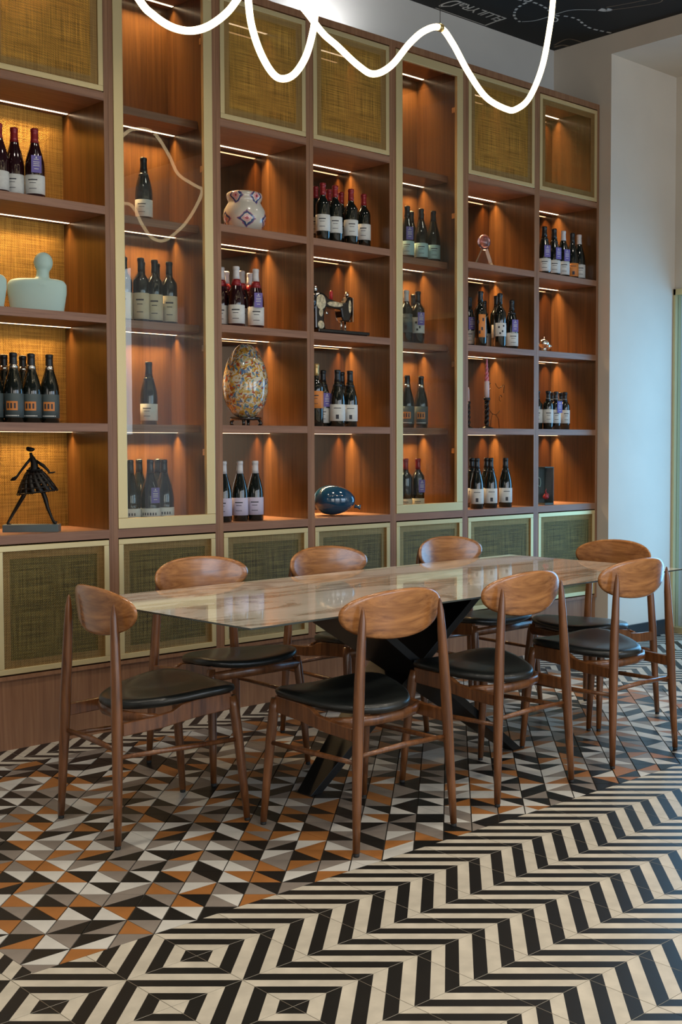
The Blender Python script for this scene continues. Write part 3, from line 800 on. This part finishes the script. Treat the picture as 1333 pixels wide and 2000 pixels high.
# striding woman bronze on slate plinth
x = X(60, .15, 1.0); sw = thing('striding_figure', 'dark bronze striding woman with pierced skirt on a slate block', 'sculpture', (x, .14, D_), R(-38))
b = MB(); b.box(-.118, .118, -.035, .035, 0, .032); obj('base', b, 'slate_base', sw, 'grey slate block', .001)
b = MB()
S_ = .00122*2.05   # metres per photo pixel of the detail measured on the figure
def q(u, v, y=0): return ((u-600)*.00026, y, .030+(1520-v)*.00026)
b.tube([q(250,1530,-.01), q(215,1490,-.01), q(230,1450,-.005), q(330,1270), q(400,1150), q(460,1050), q(540,860)], [.009,.007,.006,.008,.009,.010,.012], 8)
b.tube([q(1000,1500,.01), q(955,1480,.01), q(920,1400,.005), q(860,1230), q(830,1090), q(800,1000), q(740,860)], [.010,.007,.006,.008,.010,.010,.012], 8)
b.tube([q(600,900), q(620,700), q(655,560), q(650,460), q(620,390), q(605,340), q(600,300)], [.030,.026,.018,.014,.012,.006,.006], 10)
b.ell(q(595,245), (.019,.014,.010)); b.ell(q(560,225), (.010,.010,.007))
b.tube([q(600,400,-.006), q(540,480,-.012), q(450,600,-.014), q(380,700,-.014), q(330,740,-.014), q(275,765,-.014)], [.006,.006,.005,.005,.010,.003], 8)
b.tube([q(680,440,.006), q(780,510,.012), q(860,590,.014), q(890,640,.014), q(930,640,.014), q(985,628,.014)], [.007,.007,.006,.005,.004,.003], 8)
obj('figure', b, 'bronze', sw)
b = MB()
# skirt: woven ribbons around a bell shape leaning right
def sk(t, a):
    cx = 650+t*50; rx = 60+270*t**.75; cy = 540+t*440
    return q(cx+rx*math.cos(a), cy+(-40*t)*math.cos(a), .075*t**.75*math.sin(a))
for k in range(15):
    a = 2*math.pi*k/15
    b.tube([sk(t, a+t*.5) for t in (0, .25, .5, .75, 1)], [.007,.010,.012,.012,.009], 6, flat=.35)
for t in (.12, .28, .44, .6, .8, .97):
    b.tube([sk(t, 2*math.pi*k/20) for k in range(20)], .0065, 5, closed=True, flat=.6)
obj('skirt', b, 'bronze', sw, 'pierced bronze skirt')
# crystal trophy
x = X(945, .16, 2.45); tr_ = thing('crystal_trophy', 'clear crystal trophy with rosy globe on a wedge foot', 'trophy', (x, .16, A), R(-30))
b = MB(); b.box(-.07, .07, -.03, .03, 0, .014); b.prism([(-.058,.014),(.058,.014),(.022,.120),(-.010,.120)], -.020, .020); obj('foot', b, 'crystal', tr_)
b = MB().ell((.004, 0, .163), (.042, .030, .045), 12, 8); obj('globe', b, 'crystal_rose', tr_)
# sewing machine (facing the room), seen with its head to the right
x0 = X(652, .16, 1.95); sm = thing('sewing_machine', 'antique black sewing machine with worn gilt decoration and red thread spool', 'sewing machine', (x0, .15, B_))
b = MB(); b.box(-.170, .185, -.075, .075, .012, .030); b.box(-.160, .175, -.068, .068, 0, .012); obj('bed', b, 'black_gloss', sm, 'black bed plate', .003)
def arm(b, pts, y0, y1, mi=0): b.prism(pts, y0, y1, mi=mi)
b = MB()
arm(b, [(-.155,.030),(-.082,.030),(-.094,.080),(-.092,.120),(-.080,.150),(.020,.146),(.028,.105),(.040,.082),(.080,.082),(.096,.120),(.104,.165),(.098,.220),(.080,.222),(.060,.190),(.030,.180),(-.060,.198),(-.095,.222),(-.130,.228),(-.158,.215)], -.030, .030)
o = obj('arm', b, 'black_gloss', sm, None, .010)
b = MB()
for cx, cz, rx, rz_ in ((-.118,.175,.034,.040), (-.022,.170,.055,.014), (.082,.165,.010,.035), (-.118,.055,.022,.022), (-.118,.120,.014,.022)):
    b.ell((cx, -.0300, cz), (rx, .0022, rz_), 14, 8)
obj('gilt_decoration', b, 'gilt', sm)
b = MB(); b.tube([(-.165,-.0,.175),(-.190,0,.175)], [.052,.052], 20); b.tube([(-.190,0,.175),(-.200,0,.175)], [.03,.02], 16); obj('hand_wheel', b, 'black_gloss', sm)
b = MB(); b.lathe([(0,.198),(.009,.198),(.009,.238),(.005,.244),(0,.244)], 12, c=(-.025,0,0)); obj('thread_spool', b, 'red_plastic', sm, 'red thread spool')
for nm_, fn in (('needle_bar', lambda b: b.tube([(.045,0,.100),(.045,0,.032)], .005, 8)),
                ('presser_bar', lambda b: b.tube([(.073,0,.085),(.073,0,.034)], .006, 8)),
                ('presser_foot', lambda b: b.box(.062,.086,-.010,.012,.030,.036)),
                ('face_plate', lambda b: b.box(.105,.109,-.026,.026,.085,.215)),
                ('tension_knob', lambda b: b.lathe([(0,.22),(.008,.22),(.012,.232),(.006,.246),(0,.246)], 12, c=(.086,0,0))),
                ('screw', lambda b: b.tube([(-.085,-.032,.118),(-.085,-.040,.118)], .008, 10)),
                ('bobbin_winder', lambda b: b.lathe([(0,.225),(.012,.225),(.012,.268),(0,.268)], 12, c=(-.135,0,0)))):
    b = MB(); fn(b); obj(nm_, b, 'silver', sm)
# blue balloon lying on the counter
x = X(654, .14, 1.0); bl = thing('balloon_ornament', 'glossy dark blue balloon ornament lying on the counter', 'ornament', (x-.01, .13, D_), R(-38))
b = MB(); pr = []
for i in range(21):
    a = math.pi*i/20; zz = -math.cos(a); rr = math.sin(a)*.080*(1-.16*zz) ; pr.append((rr, zz*.112))
for (r_, z_) in pr: pass
P = [(z_, 0, .084-.10*max(0, z_)**1.0*.35) for r_, z_ in pr]; rad = [max(r_, .0005) for r_, z_ in pr]
b.tube(P, rad, 28); obj('body', b, 'balloon_blue', bl)
b = MB(); b.tube([(.108,0,.050),(.122,0,.046),(.128,0,.045),(.140,0,.043)], [.012,.007,.009,.017], 14); obj('knot', b, 'balloon_blue', bl)
# candlestick, candle
x = X(956, .10, 1.6); cs_ = thing('candlestick', 'black barley-twist candlestick with a pink and white twisted candle', 'candlestick', (x, .12, C_))
b = MB(); b.lathe([(0,0),(.045,0),(.045,.004),(.018,.012),(.012,.020)], 20)
for ph in (0, math.pi): b.tube([(.008*math.cos(t*.55+ph), .008*math.sin(t*.55+ph), .018+t*.0052) for t in range(29)], .008, 7)
b.lathe([(.010,.166),(.020,.172),(.022,.186),(.014,.188)], 16); obj('holder', b, 'black_metal', cs_)
b = MB(); b.lathe([(0,.186),(.0155,.186),(.0155,.285),(.012,.288),(0,.288)], 14); obj('candle_base', b, 'pale_wax', cs_, 'white lower part of the candle')
b = MB()
for ph in (0, math.pi): b.tube([(.006*(1-t/40)*math.cos(t*.5+ph), .006*(1-t/40)*math.sin(t*.5+ph), .286+t*.0043) for t in range(32)], [.009*(1-t/55) for t in range(32)], 7)
obj('candle', b, 'pink_wax', cs_, 'pink twisted upper candle')
x = X(915, .20, 1.6); c2 = thing('candlestick', 'second dark candlestick with pale candle, half hidden at the left of its shelf', 'candlestick', (x, .20, C_))
b = MB(); b.lathe([(0,0),(.040,0),(.040,.004),(.016,.012),(.012,.020)], 20)
for ph in (0, math.pi): b.tube([(.008*math.cos(t*.55+ph), .008*math.sin(t*.55+ph), .018+t*.0052) for t in range(29)], .008, 7)
obj('holder', b, 'black_metal', c2)
b = MB(); b.lathe([(0,.166),(.010,.166),(.008,.235),(.004,.25),(0,.25)], 12); obj('candle', b, 'pale_wax', c2, 'pale candle stub')
# wire face
x = X(962, .22, 1.55)
def wf(u, v): return ((u-700)*.000255, 0, (1830-v)*.000282)
b = MB()
for pts in ([(830,1790),(800,1600),(740,1520),(640,1500),(560,1420),(490,1220),(460,1000),(480,900),(560,850),(600,830)], [(480,930),(560,970),(600,930)], [(720,830),(760,900),(820,940),(900,890),(930,860),(960,870),(950,960),(945,1040)], [(900,1130),(870,1080),(830,1120),(830,1200),(870,1220)], [(850,1420),(800,1470),(740,1520)], [(640,1500),(600,1640),(590,1830)], [(830,1790),(835,1830)]):
    b.tube([wf(*p) for p in pts], .0018, 6)
b.box(-.05, .06, -.02, .02, 0, .003)
o = obj('wire_face', b, 'bronze'); o.location = (x, .20, C_); o.rotation_euler.z = R(-20)
tag(o, 'thin dark wire outline of a face beside the pink candle', 'ornament')
# small silver ornament
x = X(1061, .12, 1.92)
b = MB(); b.lathe([(0,0),(.032,0),(.034,.006),(.018,.014),(.014,.030),(.030,.044),(.036,.060),(.030,.076),(.018,.084),(0,.086)], 18); b.tube([(0,0,.086),(.006,0,.104)], .003, 6); b.ell((.036, 0, .046), (.026, .018, .024)); b.ell((.066, 0, .046), (.008, .008, .010))
o = obj('silver_ornament', b, 'silver'); o.location = (x+.01, .12, B_); tag(o, 'small polished silver ornament alone on the second shelf of the rightmost bay', 'ornament')
# boxed picture
x = X(1060, .11, 1.05); pb = thing('display_box', 'dark glass-fronted display box with red shoe, rightmost counter', 'display box', (x+.012, .10, D_), R(-8))
b = MB(); b.box(-.036, .036, -.045, .045, 0, .012); b.box(-.036, .036, .040, .045, .012, .240); b.box(-.036, .036, -.045, .045, .234, .240); b.box(.032, .036, -.045, .045, .012, .234)
obj('case', b, 'slate_base', pb)
b = MB(); b.ell((-.008,-.02,.050), (.022,.018,.016)); b.ell((.010,-.005,.060), (.020,.015,.014)); b.tube([(.0,-.02,.06),(-.006,-.015,.085),(.004,-.012,.10)], [.008,.004,.002], 8); obj('red_shoe', b, 'red_plastic', pb, 'glossy red shape inside the box')
b = MB(); b.tube([(-.026,.034,.12),(-.012,.034,.112),(-.006,.034,.135),(-.010,.034,.165),(-.026,.034,.172)], .004, 6); obj('printed_letter', b, 'lab_teal', pb)
b = MB(); b.box(-.035, .035, -.0465, -.045, .002, .238); obj('glass_pane', b, 'pane', pb)
# uplight on top of the shelving and its glow
u = thing('uplight', 'slim black uplight bar lying on top of the shelving', 'lamp', (1.62, .16, 3.485))
b = MB(); b.box(-.16, .16, -.03, .03, 0, .028); obj('housing', b, 'black_metal', u, None, .002)
b = MB(); b.box(-.15, .15, -.02, .02, .028, .030); obj('diffuser', b, 'led', u)
area('uplight_glow', (1.62, .17, 3.52), (R(180-25), 0, 0), .28, .04, 3.2, (.92, .95, 1.0))

# ------------------------------------------------------------------ table
TC = (.675, -1.395); tb = thing('dining_table', 'long marble-topped dining table on crossed black metal blades', 'table', (TC[0], TC[1], 0), R(2.0))
hl, hw = 1.207, .508
b = MB(); n = len(b.v)
b.v += [(-hl+.045,-hw+.045,.735),(hl-.045,-hw+.045,.735),(hl-.045,hw-.045,.735),(-hl+.045,hw-.045,.735),(-hl,-hw,.7445),(hl,-hw,.7445),(hl,hw,.7445),(-hl,hw,.7445),(-hl,-hw,.750),(hl,-hw,.750),(hl,hw,.750),(-hl,hw,.750)]
b.quad((0,3,2,1), 1)
for i in range(4):
    j = (i+1) % 4; b.quad((i, j, 4+j, 4+i), 1); b.quad((4+i, 4+j, 8+j, 8+i), 1)
b.quad((8,9,10,11), 0); obj('tabletop', b, ['marble', 'table_edge'], tb, 'glossy beige veined marble top')
def blade(xa, xb, y0, y1, y2, y3, zb=.728, th=.02):
    """flat metal plate from (xa,z0) up to (xb,zb); its width runs from y0..y1 at the floor to y2..y3 on top"""
    bb = MB(); th = .032; dx = xb-xa; l = math.hypot(dx, zb); nx, nz = -zb/l*th, dx/l*th
    v = []
    for (xx, zz, ya, yb) in ((xa, 0, y0, y1), (xb, zb, y2, y3)):
        for yy in (ya, yb):
            v += [(xx-th/(zb/l)/2, yy, zz), (xx+th/(zb/l)/2, yy, zz)]
    bb.v = v
    for f in ((0,1,3,2), (4,6,7,5), (0,4,5,1), (2,3,7,6), (0,2,6,4), (1,5,7,3)): bb.quad(f)
    return bb
obj('leg', blade(-.53, .47, -.02, .06, -.02, .40), 'black_metal', tb, None, .001)
obj('leg', blade(.50, -.47, -.14, -.06, -.14, .30), 'black_metal', tb, None, .001)
b = MB(); b.box(-.62, .62, -.14, .30, .728, .735); obj('mounting_plate', b, 'black_metal', tb)

# ------------------------------------------------------------------ chairs
def seat_mb():
    b = MB(); NR, NS = 9, 40; rings = []
    def out(a):
        c, s = math.cos(a), math.sin(a); e_ = .66 if s > 0 else .82
        xx = math.copysign(abs(c)**e_, c); yy = math.copysign(abs(s)**e_, s)
        w_ = .206+.056*yy if yy > 0 else .206+.060*yy
        return xx*w_, .022+yy*(.232 if yy > 0 else .200)
    def topz(x, y, r):
        z = .458 + .026*(abs(x)/.25)**2*min(1, max(.25, (y+.2)/.3)) + .010*(1-r*r) - .012*math.exp(-((x/.13)**2+(y/.16)**2))
        return z + .006*(y/.2)
    b.v.append((0, .022, topz(0, .022, 0))); ids = []
    prof = [(.25,0),(.5,0),(.72,0),(.87,0),(.95,-.002),(.985,-.007),(1.0,-.016),(.985,-.026),(.93,-.033),(.80,-.037),(.4,-.040)]
    for (r, dz) in prof:
        st = len(b.v)
        for k in range(NS):
            a = 2*math.pi*k/NS; x, y = out(a)
            xx, yy = x*r, .022+(y-.022)*r
            b.v.append((xx, yy, topz(xx, yy, r)+dz)); 
        ids.append(st)
    for k in range(NS): b.quad([0, ids[0]+k, ids[0]+(k+1) % NS], 0, True)
    for a_, c_ in zip(ids, ids[1:]):
        for k in range(NS): b.quad([a_+k, c_+k, c_+(k+1) % NS, a_+(k+1) % NS], 0, True)
    b.quad([ids[-1]+k for k in range(NS)][::-1], 0, True)
    return b
def back_mb():
    b = MB(); NS = 48; yc = -.218
    def out(a):
        c, s = math.cos(a), math.sin(a)
        xx = math.copysign(abs(c)**.94, c)*.228
        zz = math.copysign(abs(s)**.90, s)
        z = .762 + (zz*.074 if zz > 0 else zz*.092) 
        return xx, z
    prof = [(0.0,1),(.35,1),(.65,1),(.86,1),(.95,.8),(1.0,0),(.95,-.8),(.86,-1),(.65,-1),(.35,-1),(0,-1)]
    rings = []
    for (r, sd) in prof:
        st = len(b.v); th = .0065
        if r == 0:
            x, z = 0, .757; y = yc; b.v.append((x, y+sd*th, z)); rings.append((st, 1)); continue
        for k in range(NS):
            a = 2*math.pi*k/NS; x, z = out(a); xx = x*r; zz = .757+(z-.757)*r
            y = yc + .052*(xx/.228)**2 - .10*(zz-.757)
            b.v.append((xx, y+sd*th, zz))
        rings.append((st, NS))
    for (a_, n1), (c_, n2) in zip(rings, rings[1:]):
        for k in range(NS):
            k2 = (k+1) % NS
            if n1 == 1: b.quad([a_, c_+k2, c_+k], 0, True)
            elif n2 == 1: b.quad([a_+k, a_+k2, c_], 0, True)
            else: b.quad([a_+k, a_+k2, c_+k2, c_+k], 0, True)
    return b
CM = {}
def chair_meshes():
    CM['seat'] = seat_mb().mesh('seat', ['leather']); CM['back'] = back_mb().mesh('backrest', ['chair_back'])
    for s in (-1, 1):
        fx = s
        CM['rl', s] = MB().tube([(fx*.219,-.240,.012),(fx*.212,-.235,.15),(fx*.204,-.230,.30),(fx*.198,-.227,.42),(fx*.189,-.224,.55),(fx*.179,-.222,.68),(fx*.174,-.222,.745),(fx*.172,-.221,.778),(fx*.1715,-.221,.788)], [.0115,.0150,.0180,.0190,.0178,.0150,.0112,.0058,.002], 14).mesh('leg', ['chair_wood'])
        CM['fl', s] = MB().tube([(fx*.228,.238,.012),(fx*.222,.226,.15),(fx*.215,.212,.30),(fx*.209,.200,.405),(fx*.206,.194,.440)], [.0115,.0148,.0175,.0180,.0160], 14).mesh('leg', ['chair_wood'])
        # side rail with step
        x = fx*.203
        b = MB(); P = [(-.212,.362),(-.212,.404),(-.10,.410),(-.035,.418),(.0,.437),(.06,.446),(.190,.452),(.190,.395),(.05,.385),(-.08,.368)]
        b.prism(P, x-.010, x+.010, axis='x'); CM['sr', s] = b.mesh('side_rail', ['chair_wood'])
        CM['ss', s] = MB().tube([(fx*.210,-.226,.295),(fx*.214,0,.292),(fx*.216,.214,.288)], [.0075,.0095,.0075], 10).mesh('side_stretcher', ['chair_wood'])
        CM['rg', s] = MB().lathe([(0,0),(.009,0),(.010,.002),(.010,.012),(0,.012)], 12, c=(fx*.219,-.2405,0)).mesh('foot_glide', ['rubber'])
        CM['fg', s] = MB().lathe([(0,0),(.009,0),(.010,.002),(.010,.012),(0,.012)], 12, c=(fx*.228,.2385,0)).mesh('foot_glide', ['rubber'])
    b = MB(); b.tube([(-.205,-.222,.312),(0,-.224,.318),(.205,-.222,.312)], [.0075,.0105,.0075], 10); CM['rs'] = b.mesh('rear_stretcher', ['chair_wood'])
    b = MB(); b.tube([(-.207,.205,.412),(0,.205,.412),(.207,.205,.412)], [.011,.012,.011], 10, flat=1.7); CM['fr'] = b.mesh('front_rail', ['chair_wood'])
    # curved cross rail just behind the seat
    pts = [(-.196,-.085),(-.14,-.125),(-.06,-.150),(.06,-.150),(.14,-.125),(.196,-.085)]
    b = MB(); b.tube([(x, y, .398) for x, y in pts], .011, 8, flat=1.7); CM['cr'] = b.mesh('cross_rail', ['chair_wood'])
chair_meshes()
def chair(x, y, rz, lab):
    r_ = thing('dining_chair', lab, 'chair', (x, y, 0), rz, 'walnut chairs around the marble table')
    link('seat', CM['seat'], r_, label='padded black leather seat'); link('backrest', CM['back'], r_, label='curved walnut backrest')
    for s in (-1, 1):
        for k_, g_ in (('rl', 'rg'), ('fl', 'fg')):
            lg = link('leg', CM[k_, s], r_); link('foot_glide', CM[g_, s], lg)
        bevel(link('side_rail', CM['sr', s], r_), .003); link('side_stretcher', CM['ss', s], r_)
    link('rear_stretcher', CM['rs'], r_); link('front_rail', CM['fr'], r_); link('cross_rail', CM['cr'], r_)
# local +Y is the way the chair faces
chair(-.440, -1.262, R(-94), 'walnut chair at the left head of the table, back to the left')
chair(.022, -1.822, R(0), 'walnut chair on the near side, nearest to the viewer')
chair(.722, -1.768, R(2), 'middle walnut chair of the three on the near side')
chair(1.438, -1.752, R(0), 'walnut chair on the near side, farthest right')
chair(1.925, -1.320, R(91), 'walnut chair at the right head of the table, dark back')
chair(.168, -.830, R(180), 'leftmost walnut chair on the far side, against the cabinets')
chair(.872, -.800, R(180), 'middle walnut chair of the three on the far side')
chair(1.690, -.770, R(180), 'rightmost walnut chair on the far side, against the cabinets')

# ------------------------------------------------------------------ looped tube lamps
def smooth(P, n=7):
    P = [Vector(p) for p in P]; out = []
    for i in range(len(P)-1):
        p0, p1, p2, p3 = P[max(i-1, 0)], P[i], P[i+1], P[min(i+2, len(P)-1)]
        for k in range(n):
            t = k/n; out.append(.5*((2*p1)+(-p0+p2)*t+(2*p0-5*p1+4*p2-p3)*t*t+(-p0+3*p1-3*p2+p3)*t**3))
    out.append(P[-1]); return out
def lamp(pts, lab, hangers, r=.0112):
    base = Vector(pts[0]); t = thing('tube_lamp', lab, 'lamp', (pts[0][0], pts[0][1], ZC))
    off = Vector((pts[0][0], pts[0][1], ZC))
    b = MB(); b.tube([p-off for p in smooth(pts)], r, 12); obj('glowing_tube', b, 'tube_glow', t, 'thick flexible glowing white tube')
    for h in hangers:
        p = Vector(h)-off
        b = MB(); b.tube([p+Vector((-.008, 0, 0)), p+Vector((.008, 0, 0))], r+.003, 14); c_ = obj('clamp', b, 'brass_dark', t, 'small brass clamp')
        b = MB(); b.tube([p+Vector((0, 0, r)), Vector((p.x, p.y, -.002))], .0012, 6); obj('suspension_wire', b, 'black_metal', t)
A1 = [(-1.1,-1.8,3.033),(-0.994,-1.8,2.9),(-0.887,-1.8,2.714),(-0.783,-1.8,2.585),(-0.737,-1.8,2.553),(-0.678,-1.8,2.534),(-0.615,-1.8,2.537),(-0.552,-1.8,2.564),(-0.488,-1.8,2.616),(-0.444,-1.8,2.67),(-0.345,-1.764,2.794),(-0.266,-1.729,2.847),(-0.194,-1.711,2.802),(-0.123,-1.738,2.727),(-0.083,-1.773,2.66),(-0.043,-1.8,2.621),(0.046,-1.8,2.578),(0.116,-1.8,2.564),(0.197,-1.8,2.61),(0.283,-1.8,2.704),(0.356,-1.8,2.765),(0.433,-1.8,2.794),(0.497,-1.8,2.753),(0.577,-1.8,2.669),(0.673,-1.8,2.596),(0.786,-1.8,2.574),(0.844,-1.8,2.586),(0.918,-1.8,2.644),(0.992,-1.8,2.777),(1.038,-1.8,2.945),(1.055,-1.8,3.048),(1.022,-1.844,3.184),(0.854,-1.933,3.273),(0.543,-1.978,3.255),(0.187,-1.978,3.22),(-0.061,-1.933,3.06),(-0.119,-1.836,2.856),(-0.132,-1.809,2.749),(-0.135,-1.8,2.715),(-0.146,-1.8,2.647),(-0.176,-1.8,2.559),(-0.224,-1.8,2.492),(-0.275,-1.8,2.467),(-0.315,-1.8,2.481),(-0.358,-1.8,2.534),(-0.389,-1.8,2.606),(-0.401,-1.8,2.681),(-0.412,-1.8,2.811),(-0.461,-1.844,3.007),(-0.612,-1.889,3.131),(-0.878,-1.844,3.131),(-1.1,-1.8,3.033)]
lamp(A1, 'long looping glowing tube lamp hung over the marble table', [A1[i] for i in [21, 33, 50, 11]])
A2 = [(1.526,-2.6,3.147),(1.624,-2.6,3.317),(1.722,-2.6,3.402),(1.809,-2.6,3.463),(1.961,-2.6,3.469),(2.082,-2.6,3.341),(2.164,-2.6,3.211),(2.304,-2.6,3.153),(2.36,-2.6,3.125),(2.311,-2.6,3.009),(2.202,-2.6,2.857),(2.055,-2.6,2.738),(1.952,-2.6,2.737),(1.872,-2.6,2.816),(1.802,-2.6,2.929),(1.735,-2.6,2.948),(1.618,-2.6,2.921),(1.484,-2.6,2.801),(1.373,-2.6,2.888),(1.394,-2.6,3.059),(1.526,-2.6,3.147)]
lamp(A2, 'second looping tube lamp beyond the right edge, seen mirrored in the glass door', [A2[4]])

# ------------------------------------------------------------------ ceiling drawings (flat chalk-white print)
def strip(name, pts, wd, m_='chalk', dash=0, lab=None):
    b = MB(); P = smooth([(p[0], p[1], 0) for p in pts], 10); acc = 0
    for i in range(len(P)-1):
        a, c = P[i], P[i+1]; dd = (c-a); l = dd.length
        if l < 1e-6: continue
        acc += l
        if dash and (acc % dash) > dash*.58: continue
        nn = Vector((-dd.y, dd.x, 0))/l*wd/2; n = len(b.v)
        b.v += [tuple(a+nn+Vector((0,0,ZC-.0012))), tuple(c+nn+Vector((0,0,ZC-.0012))), tuple(c-nn+Vector((0,0,ZC-.0012))), tuple(a-nn+Vector((0,0,ZC-.0012)))]
        b.quad((n, n+1, n+2, n+3))
    o = obj(name, b, m_, ceiling)
    if lab: o['label'] = lab
    return o
def onc(px_, py_):
    v = fw + r2*(px_-PX)/F - u2*(py_-PY)/F; t = (ZC-1.3118)/v.z
    return (-2.6937+t*v.x, -4.9791+t*v.y)
CE = {}
strip('dashed_line', [(2.84,-.124),(2.86,-.02),(2.90,.06),(2.98,.14),(3.07,.175)], .016, dash=.055, lab='white dashed route line')
strip('dashed_line', [onc(*p) for p in ((990,-12),(1010,-2),(1045,5),(1065,14),(1078,25))], .016, dash=.055, lab='white dashed route line')
strip('dashed_line', [onc(*p) for p in ((1085,30),(1110,32),(1130,38),(1142,48),(1155,55),(1175,60),(1200,65))], .016, dash=.055, lab='white dashed route line')
strip('drawn_line', [onc(*p) for p in ((1020,42),(1045,40),(1070,33),(1090,26),(1120,19),(1165,19))], .008, lab='thin white curved line')
strip('drawn_line', [onc(*p) for p in ((1075,37),(1086,42),(1090,37),(1084,33))], .010)
strip('drawn_shape', [onc(*p) for p in ((1172,18),(1185,20),(1194,17))], .045, lab='white pointed tip of the drawn pencil')
strip('drawn_shape', [onc(*p) for p in ((1185,14),(1230,6),(1285,-4),(1290,4),(1240,13),(1195,19))], .008, 'chalk_dim', lab='dim outline of the drawn pencil')
strip('drawn_shape', [onc(*p) for p in ((1083,88),(1110,76),(1140,83))], .012, 'chalk_dim', lab='dim boxed emblem by the corner')
strip('drawn_shape', [onc(*p) for p in ((1083,92),(1100,88),(1118,92))], .022, 'chalk_dim')
cu = bpy.data.curves.new('ceiling_lettering', 'FONT'); cu.body = 'ELLILYRaD'; cu.size = .17; cu.extrude = .0004; cu.space_character = .92
to = bpy.data.objects.new('tmp', cu); COL.objects.link(to)
bpy.context.view_layer.update()
dg = bpy.context.evaluated_depsgraph_get(); me = bpy.data.meshes.new_from_object(to.evaluated_get(dg)); bpy.data.objects.remove(to)
xsv = [v.co.x for v in me.vertices]; wdt = max(xsv)-min(xsv)
me.materials.clear(); me.materials.append(MATS['chalk'])
# text seen from below, reading from the right end towards the left (rotated half a turn), last letter largest
ax, ay = 2.95, .215; bx_, by_ = 2.50, .20
for v in me.vertices:
    f = (v.co.x-min(xsv))/wdt; hgt = (.10+.85*max(0, f-.80)/.2*1.0 + .35*(.5-abs(f-.5))) if True else 0
    sc = .75+ (1.0*max(0, f-.82)/.18)
    X_ = 2.965 - f*.455; Y_ = .245 + v.co.y*sc*.75 - .03*max(0, f-.8)/.2*5*0
    v.co = Vector((X_, .33 - (v.co.y*-1.0)*sc*.0 - .0 + (v.co.y*sc*.9) - .14, ZC-.0015-v.co.z))
me.update()
o = link('lettering', me, ceiling, label='white painted lettering beside the shelving wall')
strip('drawn_line', [(2.53,.372),(2.75,.372),(2.96,.372)], .008); strip('drawn_line', [(2.965,.375),(2.96,.30),(2.955,.235)], .014)

# small leftover objects: tidy names of lights
print('objects', len(bpy.data.objects))
